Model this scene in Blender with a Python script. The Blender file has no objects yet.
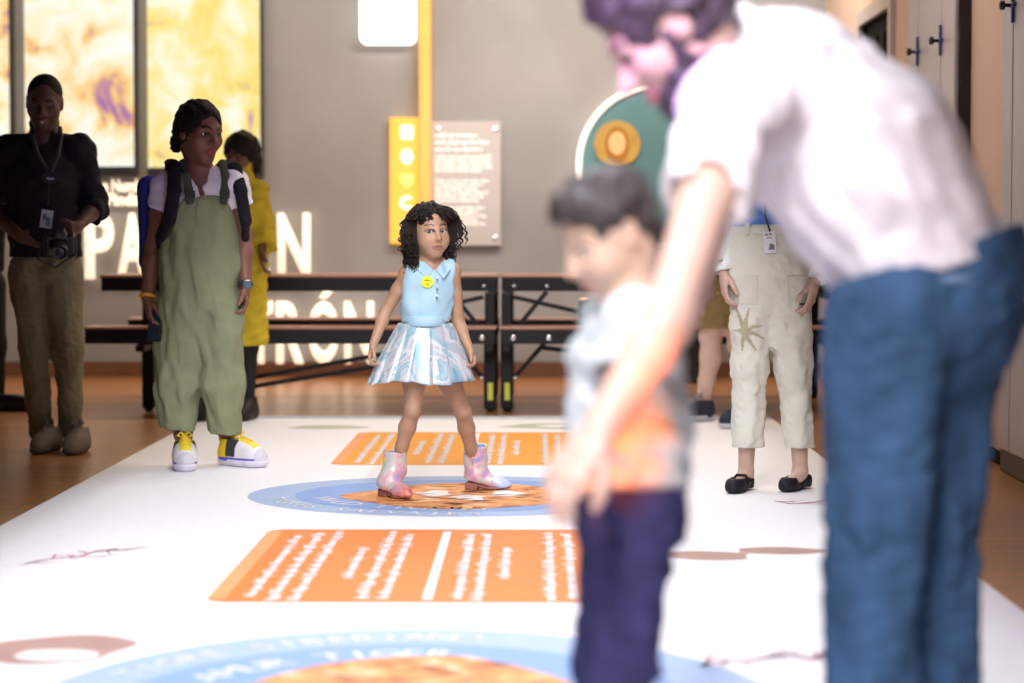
import bpy, math, random
import numpy as np
from mathutils import Vector, Matrix

SC = bpy.context.scene
COL = SC.collection
PI = math.pi
V3 = lambda *a: np.array(a, float)

# ------------------------------------------------------------------ camera
FPX = 2200.0
PITCH = math.atan(103.5 / FPX)
YAW = math.atan(25.0 / FPX)
CAM = V3(0, 0, 1.0)
cd = bpy.data.cameras.new('camera'); cam = bpy.data.objects.new('camera', cd); COL.objects.link(cam)
cam.location = CAM; cam.rotation_euler = (PI / 2 - PITCH, 0, YAW)
cd.sensor_width = 36; cd.lens = FPX * 36 / 1024; cd.clip_end = 100
cd.dof.use_dof = True; cd.dof.focus_distance = 8.75; cd.dof.aperture_fstop = 1.75
SC.camera = cam
RC = np.array(cam.rotation_euler.to_matrix())

def at(px, py, depth):
    """world point at distance `depth` (world Y) seen at photo coordinates px, py"""
    d = RC @ V3((px - 512) / FPX, (341.5 - py) / FPX, -1)
    return CAM + d * (depth / d[1])

def gr(px, py, z=0.0):
    d = RC @ V3((px - 512) / FPX, (341.5 - py) / FPX, -1)
    return CAM + d * ((z - CAM[2]) / d[2])

# ------------------------------------------------------------------ materials
def mat(name, col, rough=.6, metal=0, var=.12, scale=8, bump=0, bscale=60, emit=None, estr=0, spec=.5, sheen=0, alpha=1, attr=False, stretch=None, sss=0):
    m = bpy.data.materials.new(name); m.use_nodes = True
    nt = m.node_tree; N = nt.nodes; L = nt.links
    b = N['Principled BSDF']
    b.inputs['Roughness'].default_value = rough; b.inputs['Metallic'].default_value = metal
    b.inputs['Specular IOR Level'].default_value = spec
    if sheen: b.inputs['Sheen Weight'].default_value = sheen
    tc = N.new('ShaderNodeTexCoord'); mp = N.new('ShaderNodeMapping'); L.new(tc.outputs['Object'], mp.inputs['Vector'])
    if stretch: mp.inputs['Scale'].default_value = stretch
    if attr:
        at_ = N.new('ShaderNodeAttribute'); at_.attribute_name = 'Col'; src = at_.outputs['Color']
    else:
        rgb = N.new('ShaderNodeRGB'); rgb.outputs[0].default_value = (*col, 1); src = rgb.outputs[0]
    if var:
        nz = N.new('ShaderNodeTexNoise'); nz.inputs['Scale'].default_value = scale; nz.inputs['Detail'].default_value = 4
        L.new(mp.outputs[0], nz.inputs['Vector'])
        mr = N.new('ShaderNodeMapRange'); mr.inputs['From Min'].default_value = .3; mr.inputs['From Max'].default_value = .7
        mr.inputs['To Min'].default_value = 1 - var; mr.inputs['To Max'].default_value = 1 + var
        L.new(nz.outputs['Fac'], mr.inputs['Value'])
        mx = N.new('ShaderNodeVectorMath'); mx.operation = 'SCALE'
        L.new(src, mx.inputs[0]); L.new(mr.outputs[0], mx.inputs['Scale']); src = mx.outputs[0]
    L.new(src, b.inputs['Base Color'])
    if sss:
        b.inputs['Subsurface Weight'].default_value = sss; b.inputs['Subsurface Scale'].default_value = .01
    if bump:
        n2 = N.new('ShaderNodeTexNoise'); n2.inputs['Scale'].default_value = bscale; n2.inputs['Detail'].default_value = 3
        L.new(mp.outputs[0], n2.inputs['Vector'])
        bp = N.new('ShaderNodeBump'); bp.inputs['Strength'].default_value = bump; bp.inputs['Distance'].default_value = .01
        L.new(n2.outputs['Fac'], bp.inputs['Height']); L.new(bp.outputs[0], b.inputs['Normal'])
    if emit:
        b.inputs['Emission Color'].default_value = (*emit, 1); b.inputs['Emission Strength'].default_value = estr
    return m

def ramp_mat(name, stops, scale=4, detail=5, rough=.5, metal=0, estr=0, distort=0, stretch=(1, 1, 1), kind='noise', spec=.5, coat=0, contrast=(.3, .7)):
    """noise (or wave) -> colour ramp, on base colour or on emission"""
    m = bpy.data.materials.new(name); m.use_nodes = True
    nt = m.node_tree; N = nt.nodes; L = nt.links; b = N['Principled BSDF']
    b.inputs['Roughness'].default_value = rough; b.inputs['Metallic'].default_value = metal; b.inputs['Specular IOR Level'].default_value = spec
    b.inputs['Coat Weight'].default_value = coat
    tc = N.new('ShaderNodeTexCoord'); mp = N.new('ShaderNodeMapping'); L.new(tc.outputs['Object'], mp.inputs['Vector'])
    mp.inputs['Scale'].default_value = stretch
    if kind == 'wave':
        nz = N.new('ShaderNodeTexWave'); nz.inputs['Scale'].default_value = scale; nz.inputs['Distortion'].default_value = distort
        nz.inputs['Detail'].default_value = detail; fac = nz.outputs['Fac']
    else:
        nz = N.new('ShaderNodeTexNoise'); nz.inputs['Scale'].default_value = scale; nz.inputs['Detail'].default_value = detail
        nz.inputs['Distortion'].default_value = distort; fac = nz.outputs['Fac']
    L.new(mp.outputs[0], nz.inputs['Vector'])
    mr = N.new('ShaderNodeMapRange'); mr.inputs['From Min'].default_value = contrast[0]; mr.inputs['From Max'].default_value = contrast[1]
    L.new(fac, mr.inputs['Value'])
    cr = N.new('ShaderNodeValToRGB'); L.new(mr.outputs[0], cr.inputs['Fac'])
    e = cr.color_ramp.elements
    while len(e) > 1: e.remove(e[-1])
    e[0].position = stops[0][0]; e[0].color = (*stops[0][1], 1)
    for p, c in stops[1:]:
        q = e.new(p); q.color = (*c, 1)
    if estr:
        b.inputs['Base Color'].default_value = (.02, .02, .02, 1)
        L.new(cr.outputs[0], b.inputs['Emission Color']); b.inputs['Emission Strength'].default_value = estr
    else:
        L.new(cr.outputs[0], b.inputs['Base Color'])
    return m

# ------------------------------------------------------------------ objects
def tag(o, label=None, cat=None, group=None, kind=None):
    if label: o['label'] = label
    if cat: o['category'] = cat
    if group: o['group'] = group
    if kind: o['kind'] = kind
    return o

def empty(name, loc, label, cat, group=None):
    o = bpy.data.objects.new(name, None); COL.objects.link(o); o.location = Vector(loc); o.empty_display_size = .1
    return tag(o, label, cat, group)

ORIG = {}
def origin_of(p):
    while p.parent is not None: p = p.parent
    return np.array(p.location)

def link(name, me, material, parent=None, smooth=True, origin=None):
    """mesh given in world coordinates -> object; origin at its thing's base"""
    o = bpy.data.objects.new(name, me); COL.objects.link(o)
    if parent is not None:
        org = origin_of(parent); o.parent = parent
    else:
        org = np.array(origin) if origin is not None else V3(0, 0, 0)
        o.location = Vector(org)
    n = len(me.vertices); co = np.empty(n * 3); me.vertices.foreach_get('co', co)
    co = (co.reshape(-1, 3) - org).ravel(); me.vertices.foreach_set('co', co)
    ms = material if isinstance(material, (list, tuple)) else [material]
    for m in ms: me.materials.append(m)
    if smooth: me.polygons.foreach_set('use_smooth', [True] * len(me.polygons))
    me.update()
    return o

def np_mesh(name, v, f, col=None):
    me = bpy.data.meshes.new(name)
    k = f.shape[1]
    me.vertices.add(len(v)); me.loops.add(f.size); me.polygons.add(len(f))
    me.vertices.foreach_set('co', v.astype(np.float32).ravel())
    me.loops.foreach_set('vertex_index', f.astype(np.int32).ravel())
    me.polygons.foreach_set('loop_start', (np.arange(len(f)) * k).astype(np.int32))
    me.polygons.foreach_set('loop_total', np.full(len(f), k, np.int32))
    me.update(calc_edges=True); me.validate()
    if col is not None:
        a = me.color_attributes.new('Col', 'FLOAT_COLOR', 'POINT')
        c = np.ones((len(v), 4), np.float32); c[:, :3] = col; a.data.foreach_set('color', c.ravel())
    return me

def nrm(v):
    v = np.asarray(v, float); return v / (np.linalg.norm(v) + 1e-12)

def frame(z, hint=(0, 0, 1)):
    z = nrm(z); h = np.asarray(hint, float)
    if abs(z @ nrm(h)) > .97: h = V3(1, 0, 0)
    x = nrm(np.cross(h, z)); y = np.cross(z, x)
    return x, y, z

class MB:
    """collects polygons into one mesh"""
    def __init__(s): s.v = []; s.f = []
    def add(s, vs, fs):
        o = len(s.v); s.v += [tuple(map(float, p)) for p in vs]; s.f += [[i + o for i in q] for q in fs]; return s
    def box(s, lo, hi, R=None, c=None, bevel=0):
        lo = np.asarray(lo, float); hi = np.asarray(hi, float)
        b = min(bevel, .45 * min(hi - lo)) if bevel else 0
        if b <= 0:
            P = [V3(x, y, z) for z in (lo[2], hi[2]) for y in (lo[1], hi[1]) for x in (lo[0], hi[0])]
            F = [(0, 2, 3, 1), (4, 5, 7, 6), (0, 1, 5, 4), (2, 6, 7, 3), (0, 4, 6, 2), (1, 3, 7, 5)]
        else:
            # chamfered box
            P = []; idx = {}
            for iz in (0, 1):
                for iy in (0, 1):
                    for ix in (0, 1):
                        base = V3((lo, hi)[ix][0], (lo, hi)[iy][1], (lo, hi)[iz][2])
                        sg = V3(1 - 2 * ix, 1 - 2 * iy, 1 - 2 * iz)
                        for a in range(3):
                            q = base + sg * b; q[a] = base[a]; idx[(ix, iy, iz, a)] = len(P); P.append(q)
            F = []
            for a in range(3):
                for sd in (0, 1):
                    o = [k for k in range(3) if k != a]
                    loop = []
                    for (p, q) in ((0, 0), (1, 0), (1, 1), (0, 1)):
                        k = [0, 0, 0]; k[a] = sd; k[o[0]] = p; k[o[1]] = q; loop.append(idx[(*k, a)])
                    F.append(loop)
            for a in range(3):   # edges running along a
                o = [k for k in range(3) if k != a]
                for p in (0, 1):
                    for q in (0, 1):
                        k0 = [0, 0, 0]; k0[o[0]] = p; k0[o[1]] = q; k1 = list(k0); k1[a] = 1
                        F.append([idx[(*k0, o[0])], idx[(*k1, o[0])], idx[(*k1, o[1])], idx[(*k0, o[1])]])
            for ix in (0, 1):
                for iy in (0, 1):
                    for iz in (0, 1): F.append([idx[(ix, iy, iz, a)] for a in range(3)])
        if R is not None:
            c = np.zeros(3) if c is None else np.asarray(c, float)
            P = [c + R @ p for p in P]
        return s.add(P, F)
    def bar(s, a, b, w, h, hint=(0, 0, 1), bevel=0):
        a = np.asarray(a, float); b = np.asarray(b, float); x, y, z = frame(b - a, hint)
        L = np.linalg.norm(b - a); R = np.stack([x, y, z], 1)
        return s.box((-w / 2, -h / 2, 0), (w / 2, h / 2, L), R, a, bevel)
    def tube(s, pts, r, seg=10, cap=True):
        pts = [np.asarray(p, float) for p in pts]; n = len(pts)
        rs = r if isinstance(r, (list, tuple, np.ndarray)) else [r] * n
        vs = []; fs = []; px = None
        for i, p in enumerate(pts):
            d = pts[min(i + 1, n - 1)] - pts[max(i - 1, 0)]
            if px is None: x, y, z = frame(d)
            else:
                z = nrm(d); x = nrm(px - z * (px @ z)); y = np.cross(z, x)
            px = x
            for k in range(seg):
                t = 2 * PI * k / seg; vs.append(p + rs[i] * (x * math.cos(t) + y * math.sin(t)))
        for i in range(n - 1):
            for k in range(seg):
                k2 = (k + 1) % seg; fs.append([i * seg + k, i * seg + k2, (i + 1) * seg + k2, (i + 1) * seg + k])
        if cap:
            fs.append(list(range(seg))[::-1]); fs.append([(n - 1) * seg + k for k in range(seg)])
        return s.add(vs, fs)
    def lathe(s, c, prof, seg=32, axis=(0, 0, 1), sx=1, sy=1, hint=(0, 0, 1)):
        c = np.asarray(c, float); x, y, z = frame(axis, hint); vs = []; fs = []
        for r, h in prof:
            for k in range(seg):
                t = 2 * PI * k / seg; vs.append(c + x * r * sx * math.cos(t) + y * r * sy * math.sin(t) + z * h)
        for i in range(len(prof) - 1):
            for k in range(seg):
                k2 = (k + 1) % seg; fs.append([i * seg + k, i * seg + k2, (i + 1) * seg + k2, (i + 1) * seg + k])
        fs.append(list(range(seg))[::-1]); fs.append([(len(prof) - 1) * seg + k for k in range(seg)])
        return s.add(vs, fs)
    def prism(s, pts, axis):
        """pts: planar polygon (3d); extruded by vector axis"""
        pts = [np.asarray(p, float) for p in pts]; a = np.asarray(axis, float); n = len(pts)
        vs = pts + [p + a for p in pts]
        fs = [list(range(n))[::-1], [n + i for i in range(n)]] + [[i, (i + 1) % n, n + (i + 1) % n, n + i] for i in range(n)]
        return s.add(vs, fs)
    def sphere(s, c, r, seg=16, rings=10, sc=(1, 1, 1)):
        c = np.asarray(c, float); vs = []; fs = []
        for i in range(rings + 1):
            ph = PI * i / rings
            for k in range(seg):
                t = 2 * PI * k / seg
                vs.append(c + r * V3(sc[0] * math.sin(ph) * math.cos(t), sc[1] * math.sin(ph) * math.sin(t), sc[2] * math.cos(ph)))
        for i in range(rings):
            for k in range(seg):
                k2 = (k + 1) % seg; fs.append([i * seg + k, (i + 1) * seg + k, (i + 1) * seg + k2, i * seg + k2])
        return s.add(vs, fs)
    def build(s, name, material, parent=None, smooth=False, origin=None):
        me = bpy.data.meshes.new(name); me.from_pydata(s.v, [], s.f); me.update(); me.validate()
        import bmesh
        bm = bmesh.new(); bm.from_mesh(me); bmesh.ops.remove_doubles(bm, verts=bm.verts, dist=1e-6); bmesh.ops.recalc_face_normals(bm, faces=bm.faces); bm.to_mesh(me); bm.free()
        if origin is None and parent is None:
            v = np.array(s.v); origin = V3((v[:, 0].min() + v[:, 0].max()) / 2, (v[:, 1].min() + v[:, 1].max()) / 2, v[:, 2].min())
        return link(name, me, material, parent, smooth, origin)

# ------------------------------------------------------------------ signed distance fields -> one continuous surface
class Field:
    def __init__(s, lo, hi, h):
        s.lo = np.asarray(lo, float); s.h = h
        n = np.ceil((np.asarray(hi) - s.lo) / h).astype(int) + 1; s.n = n
        s.v = np.full(n, 1.0, np.float32)
        s.ax = [(s.lo[i] + h * np.arange(n[i])).astype(np.float32) for i in range(3)]
    def blk(s, lo, hi):
        a = np.clip(np.floor((np.asarray(lo) - s.lo) / s.h).astype(int), 0, s.n)
        b = np.clip(np.ceil((np.asarray(hi) - s.lo) / s.h).astype(int) + 1, 0, s.n)
        sl = tuple(slice(int(a[i]), int(b[i])) for i in range(3))
        X = s.ax[0][sl[0]][:, None, None]; Y = s.ax[1][sl[1]][None, :, None]; Z = s.ax[2][sl[2]][None, None, :]
        return sl, X, Y, Z
    def put(s, sl, d, k, op):
        a = s.v[sl]
        if a.size == 0: return
        if op == '+':
            if k > 0:
                h = np.maximum(k - np.abs(a - d), 0) / k; r = np.minimum(a, d) - h * h * k * .25
            else: r = np.minimum(a, d)
        elif op == '-':
            d = -d
            if k > 0:
                h = np.maximum(k - np.abs(a - d), 0) / k; r = np.maximum(a, d) + h * h * k * .25
            else: r = np.maximum(a, d)
        else:  # intersect
            r = np.maximum(a, d)
        s.v[sl] = r
    def cone(s, a, b, ra, rb, k=.02, n=None, q=1.0, fa=False, fb=False, op='+'):
        a = np.asarray(a, float); b = np.asarray(b, float); R = max(ra, rb) + k + 3 * s.h
        sl, X, Y, Z = s.blk(np.minimum(a, b) - R, np.maximum(a, b) + R)
        ba = b - a
        px, py, pz = X - a[0], Y - a[1], Z - a[2]
        if n is not None:
            n = nrm(n); w = (px * n[0] + py * n[1] + pz * n[2]) * (q - 1)
            px = px + w * n[0]; py = py + w * n[1]; pz = pz + w * n[2]; ba = ba + n * (ba @ n) * (q - 1)
        L2 = ba @ ba + 1e-12
        tu = (px * ba[0] + py * ba[1] + pz * ba[2]) / L2; t = np.clip(tu, 0, 1)
        d = np.sqrt((px - t * ba[0]) ** 2 + (py - t * ba[1]) ** 2 + (pz - t * ba[2]) ** 2) - (ra + (rb - ra) * t)
        if fa or fb:
            L = math.sqrt(L2)
            dr = np.sqrt((px - tu * ba[0]) ** 2 + (py - tu * ba[1]) ** 2 + (pz - tu * ba[2]) ** 2) - (ra + (rb - ra) * t)
            if fa and fb: d = np.maximum(dr, np.maximum(-tu * L, (tu - 1) * L))
            elif fb: d = np.where(tu > .5, np.maximum(dr, (tu - 1) * L), d)
            else: d = np.where(tu < .5, np.maximum(dr, -tu * L), d)
        s.put(sl, d.astype(np.float32), k, op); return s
    def chain(s, pts, rs, k=.02, n=None, q=1.0, op='+'):
        for i in range(len(pts) - 1): s.cone(pts[i], pts[i + 1], rs[i], rs[i + 1], k, n, q, op=op)
        return s
    def ell(s, c, r, R=None, k=.02, op='+'):
        c = np.asarray(c, float); r = np.asarray(r, float); R = np.eye(3) if R is None else R
        e = np.abs(R) @ r + k + 3 * s.h
        sl, X, Y, Z = s.blk(c - e, c + e)
        px, py, pz = X - c[0], Y - c[1], Z - c[2]
        l = [px * R[0, i] + py * R[1, i] + pz * R[2, i] for i in range(3)]
        k0 = np.sqrt((l[0] / r[0]) ** 2 + (l[1] / r[1]) ** 2 + (l[2] / r[2]) ** 2)
        k1 = np.sqrt((l[0] / r[0] ** 2) ** 2 + (l[1] / r[1] ** 2) ** 2 + (l[2] / r[2] ** 2) ** 2) + 1e-6
        s.put(sl, (k0 * (k0 - 1) / k1).astype(np.float32), k, op); return s
    def rbox(s, c, half, R=None, rad=.01, k=.01, op='+'):
        c = np.asarray(c, float); half = np.asarray(half, float); R = np.eye(3) if R is None else R
        e = np.abs(R) @ half + k + 3 * s.h
        sl, X, Y, Z = s.blk(c - e, c + e)
        px, py, pz = X - c[0], Y - c[1], Z - c[2]
        q = [np.abs(px * R[0, i] + py * R[1, i] + pz * R[2, i]) - (half[i] - rad) for i in range(3)]
        d = np.sqrt(np.maximum(q[0], 0) ** 2 + np.maximum(q[1], 0) ** 2 + np.maximum(q[2], 0) ** 2) + np.minimum(np.maximum(q[0], np.maximum(q[1], q[2])), 0) - rad
        s.put(sl, d.astype(np.float32), k, op); return s
    def cut(s, p, n, lo=None, hi=None):
        """remove everything on the side n points to"""
        p = np.asarray(p, float); n = nrm(n)
        lo = s.lo if lo is None else np.asarray(lo, float); hi = s.lo + s.n * s.h if hi is None else np.asarray(hi, float)
        sl, X, Y, Z = s.blk(lo, hi)
        d = (X - p[0]) * n[0] + (Y - p[1]) * n[1] + (Z - p[2]) * n[2]
        s.put(sl, d.astype(np.float32), 0, 'x'); return s
    def ripple(s, amp, freq, seed=0, stretch=(1, 1, 1), zone=None, n=6):
        """cloth folds: a sum of sine waves moves the surface in and out"""
        rnd = np.random.RandomState(seed)
        lo = s.lo if zone is None else np.asarray(zone[0]); hi = s.lo + s.n * s.h if zone is None else np.asarray(zone[1])
        sl, X, Y, Z = s.blk(lo, hi)
        w = 0
        for i in range(n):
            d = nrm(rnd.normal(size=3)) * np.asarray(stretch) * freq * rnd.uniform(.6, 1.5)
            u = X * d[0] + Y * d[1] + Z * d[2] + rnd.uniform(0, 6.28)
            e = nrm(rnd.normal(size=3)) * freq * .5
            u = u + 1.2 * np.sin(X * e[0] + Y * e[1] + Z * e[2] + rnd.uniform(0, 6.28))
            w = w + np.sin(u)
        a = s.v[sl]; near = np.clip(1 - np.abs(a) / .05, 0, 1)
        s.v[sl] = a + (amp / math.sqrt(n)) * w.astype(np.float32) * near; return s
    def copy(s, off=0.0):
        o = Field.__new__(Field); o.lo, o.h, o.n, o.ax = s.lo, s.h, s.n, s.ax; o.v = s.v - np.float32(off); return o
    def inside_box(s, c, half, R):
        """keep only what lies in a turned box"""
        for i in range(3):
            for g in (-1, 1): s.cut(np.asarray(c) + R[:, i] * g * half[i], R[:, i] * g)
        return s
    def mesh(s):
        v = s.v.copy(); v[0] = v[-1] = 1; v[:, 0] = v[:, -1] = 1; v[:, :, 0] = v[:, :, -1] = 1
        v = np.where(np.abs(v) < 1e-6, 1e-6, v)
        ins = v < 0
        c = [(i, j, k) for i in (0, 1) for j in (0, 1) for k in (0, 1)]
        def sh(a, o): return a[o[0]:a.shape[0] - 1 + o[0], o[1]:a.shape[1] - 1 + o[1], o[2]:a.shape[2] - 1 + o[2]]
        cnt = sum(sh(ins, o).astype(np.int8) for o in c)
        act = np.argwhere((cnt > 0) & (cnt < 8))
        val = np.stack([v[act[:, 0] + o[0], act[:, 1] + o[1], act[:, 2] + o[2]] for o in c], 1)
        acc = np.zeros((len(act), 3)); num = np.zeros(len(act))
        for a in range(8):
            for b in range(a + 1, 8):
                oa, ob = np.array(c[a]), np.array(c[b])
                if np.abs(oa - ob).sum() != 1: continue
                va, vb = val[:, a], val[:, b]; m = (va < 0) != (vb < 0)
                t = np.where(m, va / np.where(m, va - vb, 1), 0)
                acc += np.where(m[:, None], oa + t[:, None] * (ob - oa), 0); num += m
        P = s.lo + s.h * (act + acc / num[:, None])
        ids = np.full(cnt.shape, -1, np.int32); ids[act[:, 0], act[:, 1], act[:, 2]] = np.arange(len(act))
        F = []
        for ax in range(3):
            o = [0, 0, 0]; o[ax] = 1
            A = ins[:-1, :, :] if ax == 0 else ins[:, :-1, :] if ax == 1 else ins[:, :, :-1]
            B = ins[1:, :, :] if ax == 0 else ins[:, 1:, :] if ax == 1 else ins[:, :, 1:]
            e = np.argwhere(A != B); flip = A[e[:, 0], e[:, 1], e[:, 2]]
            u, w = [(1, 2), (2, 0), (0, 1)][ax]
            def cell(du, dw):
                q = e.copy(); q[:, u] -= du; q[:, w] -= dw; return ids[q[:, 0], q[:, 1], q[:, 2]]
            Q = np.stack([cell(1, 1), cell(0, 1), cell(0, 0), cell(1, 0)], 1)
            Q = np.where(flip[:, None], Q, Q[:, ::-1]); F.append(Q)
        F = np.concatenate(F); F = F[(F >= 0).all(1)]
        return P, F
    def build(s, name, material, parent, colfun=None, relax=1):
        P, F = s.mesh()
        for _ in range(relax):   # light smoothing takes the grid out of the surface
            acc = np.zeros_like(P); num = np.zeros(len(P))
            for i in range(4):
                for j in ((i + 1) % 4, (i + 3) % 4):
                    for q in range(3): acc[:, q] += np.bincount(F[:, i], weights=P[F[:, j], q], minlength=len(P))
                    num += np.bincount(F[:, i], minlength=len(P))
            P = .5 * P + .5 * acc / np.maximum(num, 1)[:, None]
        return link(name, np_mesh(name, P, F, None if colfun is None else colfun(P)), material, parent)
# ------------------------------------------------------------------ people: shared anatomy
def basis(yaw, pitch=0, roll=0):
    """columns: the person's right, forward, up. yaw 0 faces the camera, + turns towards picture right; pitch + looks up"""
    y, p, r = math.radians(yaw), math.radians(pitch), math.radians(roll)
    f = V3(math.sin(y) * math.cos(p), -math.cos(y) * math.cos(p), math.sin(p))
    rt = nrm(np.cross(f, V3(0, 0, 1))); up = np.cross(rt, f)
    rt, up = rt * math.cos(r) + up * math.sin(r), up * math.cos(r) - rt * math.sin(r)
    return np.stack([rt, f, up], 1)

M_EYE = mat('eye_surface', (1, 1, 1), .15, var=0, attr=True, spec=.6)

def head(F, c, R, s=1.0, kid=False, nose=1.0, jaw=1.0, neck=None, rn=.055, mouth=0.0):
    c = np.asarray(c, float); q = lambda *l: c + R @ (V3(*l) * s)
    E = lambda l, r, k=.02, op='+': F.ell(q(*l), V3(*r) * s, R, k * s, op)
    E((0, -.014, .036), (.075, .095, .084))
    if kid:
        E((0, .02, -.026), (.068, .076, .082), .03); E((0, .058, -.088), (.028, .026, .024), .035)
        for x in (-1, 1): E((x * .038, .058, -.038), (.026, .026, .028), .03)
    else:
        E((0, .02, -.03), (.062 * jaw, .075, .085), .03); E((0, .064, -.095), (.026 * jaw, .022, .02), .035)
        for x in (-1, 1): E((x * .042, .06, -.022), (.022, .022, .02), .03)
        E((0, .078, .024), (.048, .014, .012), .025)
    # nose
    F.cone(q(0, .088, .008), q(0, .104 + .008 * nose, -.026), .007 * s, .0115 * s * nose, .014 * s)
    for x in (-1, 1): E((x * .012 * nose, .097, -.03), (.0085 * nose, .01, .008), .008)
    # eye openings
    for x in (-1, 1):
        E((x * .031, .09, .004), (.0195, .016, .0100) if kid else (.0165, .016, .0078), .008, '-')
    # lips and the line between them
    for dz, rr in (((-.0585, .0052), (-.0675, .0062)) if kid else ((-.0575, .0068), (-.0685, .0078))):
        F.chain([q(-.025, .081, -.0595 if kid else -.062), q(-.009, .0930, dz), q(.009, .0930, dz), q(.025, .081, -.0595 if kid else -.062)], [.003 * s, rr * s, rr * s, .003 * s], .006 * s)
    E((0, .099, -.063), (.02, .009, .0016 + .006 * mouth), .004, '-')
    # ears
    for x in (-1, 1):
        E((x * .073, -.008, -.004), (.010, .020, .032), .008); E((x * .083, -.004, -.002), (.006, .010, .018), .004, '-')
    if neck is not None:
        F.cone(q(0, -.02, -.055), neck, rn * .93, rn, .035)
        F.ell(q(0, -.03, -.05), V3(.052, .05, .05) * s, R, .03)

def head_colours(base, lip, brow, c, R, s, kid=False):
    """skin, lips, brows and lash line are really of these colours"""
    c = np.asarray(c, float)
    def fun(P):
        l = ((P - c) @ R) / s; x, y, z = np.abs(l[:, 0]), l[:, 1], l[:, 2]
        C = np.tile(np.asarray(base, float), (len(P), 1))
        m = (x < .026) & (y > .074) & (np.abs(z + .063) < (.0095 if kid else .0125) * np.sqrt(np.maximum(1 - (x / .027) ** 2, 0))); C[m] = lip
        zz = (.0315 + .003 * np.sin(np.clip((x - .012) / .036, 0, 1) * PI)) if kid else .026 + .007 * np.sin(np.clip((x - .012) / .036, 0, 1) * PI * .8)
        m = (x > .012) & (x < .05) & (y > .05) & (np.abs(z - zz) < (.0036 if kid else .0048)); C[m] = brow
        k_ = 1.18 if kid else 1.0
        d = ((x - .031) / (.0185 * k_)) ** 2 + ((z - .0055) / (.0098 * k_)) ** 2
        m = (d < 1.0) & (y > .05) & (z > .004) & (x < .06); C[m] = np.asarray(brow) * .6 + np.asarray(base) * .1
        return C
    return fun

def eyes(parent, c, R, s, look, iris=(.06, .03, .015), kid=False):
    c = np.asarray(c, float); look = nrm(look)
    for x in (-1, 1):
        p = c + R @ (V3(x * .031, .0675 if not kid else .0645, .004) * s); r = (.0165 if kid else .0135) * s
        m = MB().sphere((0, 0, 0), 1, 24, 20); v = np.array(m.v)
        col = np.full((len(v), 3), .62)
        d = v @ look; col[d > .86] = iris; col[d > .955] = (.005, .005, .005)
        f = np.array(m.f)
        o = link('eye', np_mesh('eye', p + v * r, f, col), M_EYE, parent)

def hand(F, w, d, n, t, s=1.0, curl=.35, spread=1.0, k=.006, thumb=.6, curls=None):
    """w wrist, d towards the fingers, n the side the palm faces, t the thumb side"""
    d = nrm(d); n = nrm(n - d * (np.asarray(n) @ d)); tt = np.cross(d, n); tt = tt if tt @ np.asarray(t) > 0 else -tt
    w = np.asarray(w, float); P = lambda a, b, c=0: w + s * (d * a + tt * b + n * c)
    F.cone(P(-.01, 0), P(.035, .002), .026 * s, .036 * s, .015 * s, n, 1.9)
    F.cone(P(.035, .006), P(.082, .022), .030 * s, .020 * s, .012 * s, n, 1.9)
    F.cone(P(.035, -.006), P(.078, -.024), .030 * s, .018 * s, .012 * s, n, 1.8)
    for i, (b, L, r, a0) in enumerate(((.031, .074, .0088, .088), (.0105, .082, .009, .092), (-.0105, .076, .0086, .089), (-.030, .06, .0076, .081))):
        cu = (curls[i] if curls else curl * (1 + .12 * i))
        p = P(a0, b); dr = nrm(d + tt * b * 2.2 * spread); ang = 0; pts = [P(a0 - .02, b * .9), p]
        for L_, da in ((.44, 38), (.31, 62), (.25, 40)):
            ang += math.radians(da) * cu
            p = p + s * L * L_ * (dr * math.cos(ang) + n * math.sin(ang)); pts.append(p)
        F.chain(pts, [r * s, r * s, r * .95 * s, r * .88 * s, r * .72 * s], k * s)
    b0 = P(.018, .018, .006); b1 = b0 + s * .042 * nrm(d * .75 + tt * thumb + n * .35); b2 = b1 + s * .034 * nrm(d * .9 + tt * thumb * .5 + n * .35); b3 = b2 + s * .026 * nrm(d + tt * .1 + n * .45)
    F.chain([b0, b1, b2, b3], [.016 * s, .0125 * s, .0105 * s, .008 * s], .009 * s)

def arm(F, sh, el, wr, r=1.0, k=.02):
    sh, el, wr = map(lambda p: np.asarray(p, float), (sh, el, wr))
    F.chain([sh, sh + (el - sh) * .45, el, el + (wr - el) * .3, wr], [.05 * r, .044 * r, .036 * r, .037 * r, .0255 * r], k)

def leg(F, hip, kn, an, r=1.0, k=.03, back=None):
    hip, kn, an = map(lambda p: np.asarray(p, float), (hip, kn, an))
    F.chain([hip, hip + (kn - hip) * .5, kn], [.085 * r, .074 * r, .052 * r], k)
    b = V3(0, 0, 0) if back is None else np.asarray(back) * .014 * r
    F.chain([kn, kn + (an - kn) * .32 + b, kn + (an - kn) * .7 + b * .4, an], [.052 * r, .054 * r, .04 * r, .034 * r], k * .7)
    F.ell(kn + (V3(0, 0, 0) if back is None else -np.asarray(back) * .025 * r), (.035 * r,) * 3, None, k)

def trunk(F, pel, che, nb, sa, sb, front, r=1.0, k=.05, hipw=.155, wst=.125, chw=.145, q=1.4, sh=.058):
    pel, che, nb, sa, sb = map(lambda p: np.asarray(p, float), (pel, che, nb, sa, sb))
    mid = pel + (che - pel) * .45
    F.chain([pel, mid, che], [hipw * r, wst * r, chw * r], k, front, q)
    up = che + (nb - che) * .45
    for s_ in (sa, sb):
        F.cone(che + (s_ - che) * .35, che + (s_ - che) * .72 , .10 * r, .075 * r, k, front, q)
        F.cone(nb + (s_ - nb) * .15 - (nb - che) * .1, s_, sh * r, sh * .93 * r, .04)
    F.cone(che, nb, chw * .8 * r, .06 * r, k, front, q)

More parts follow.
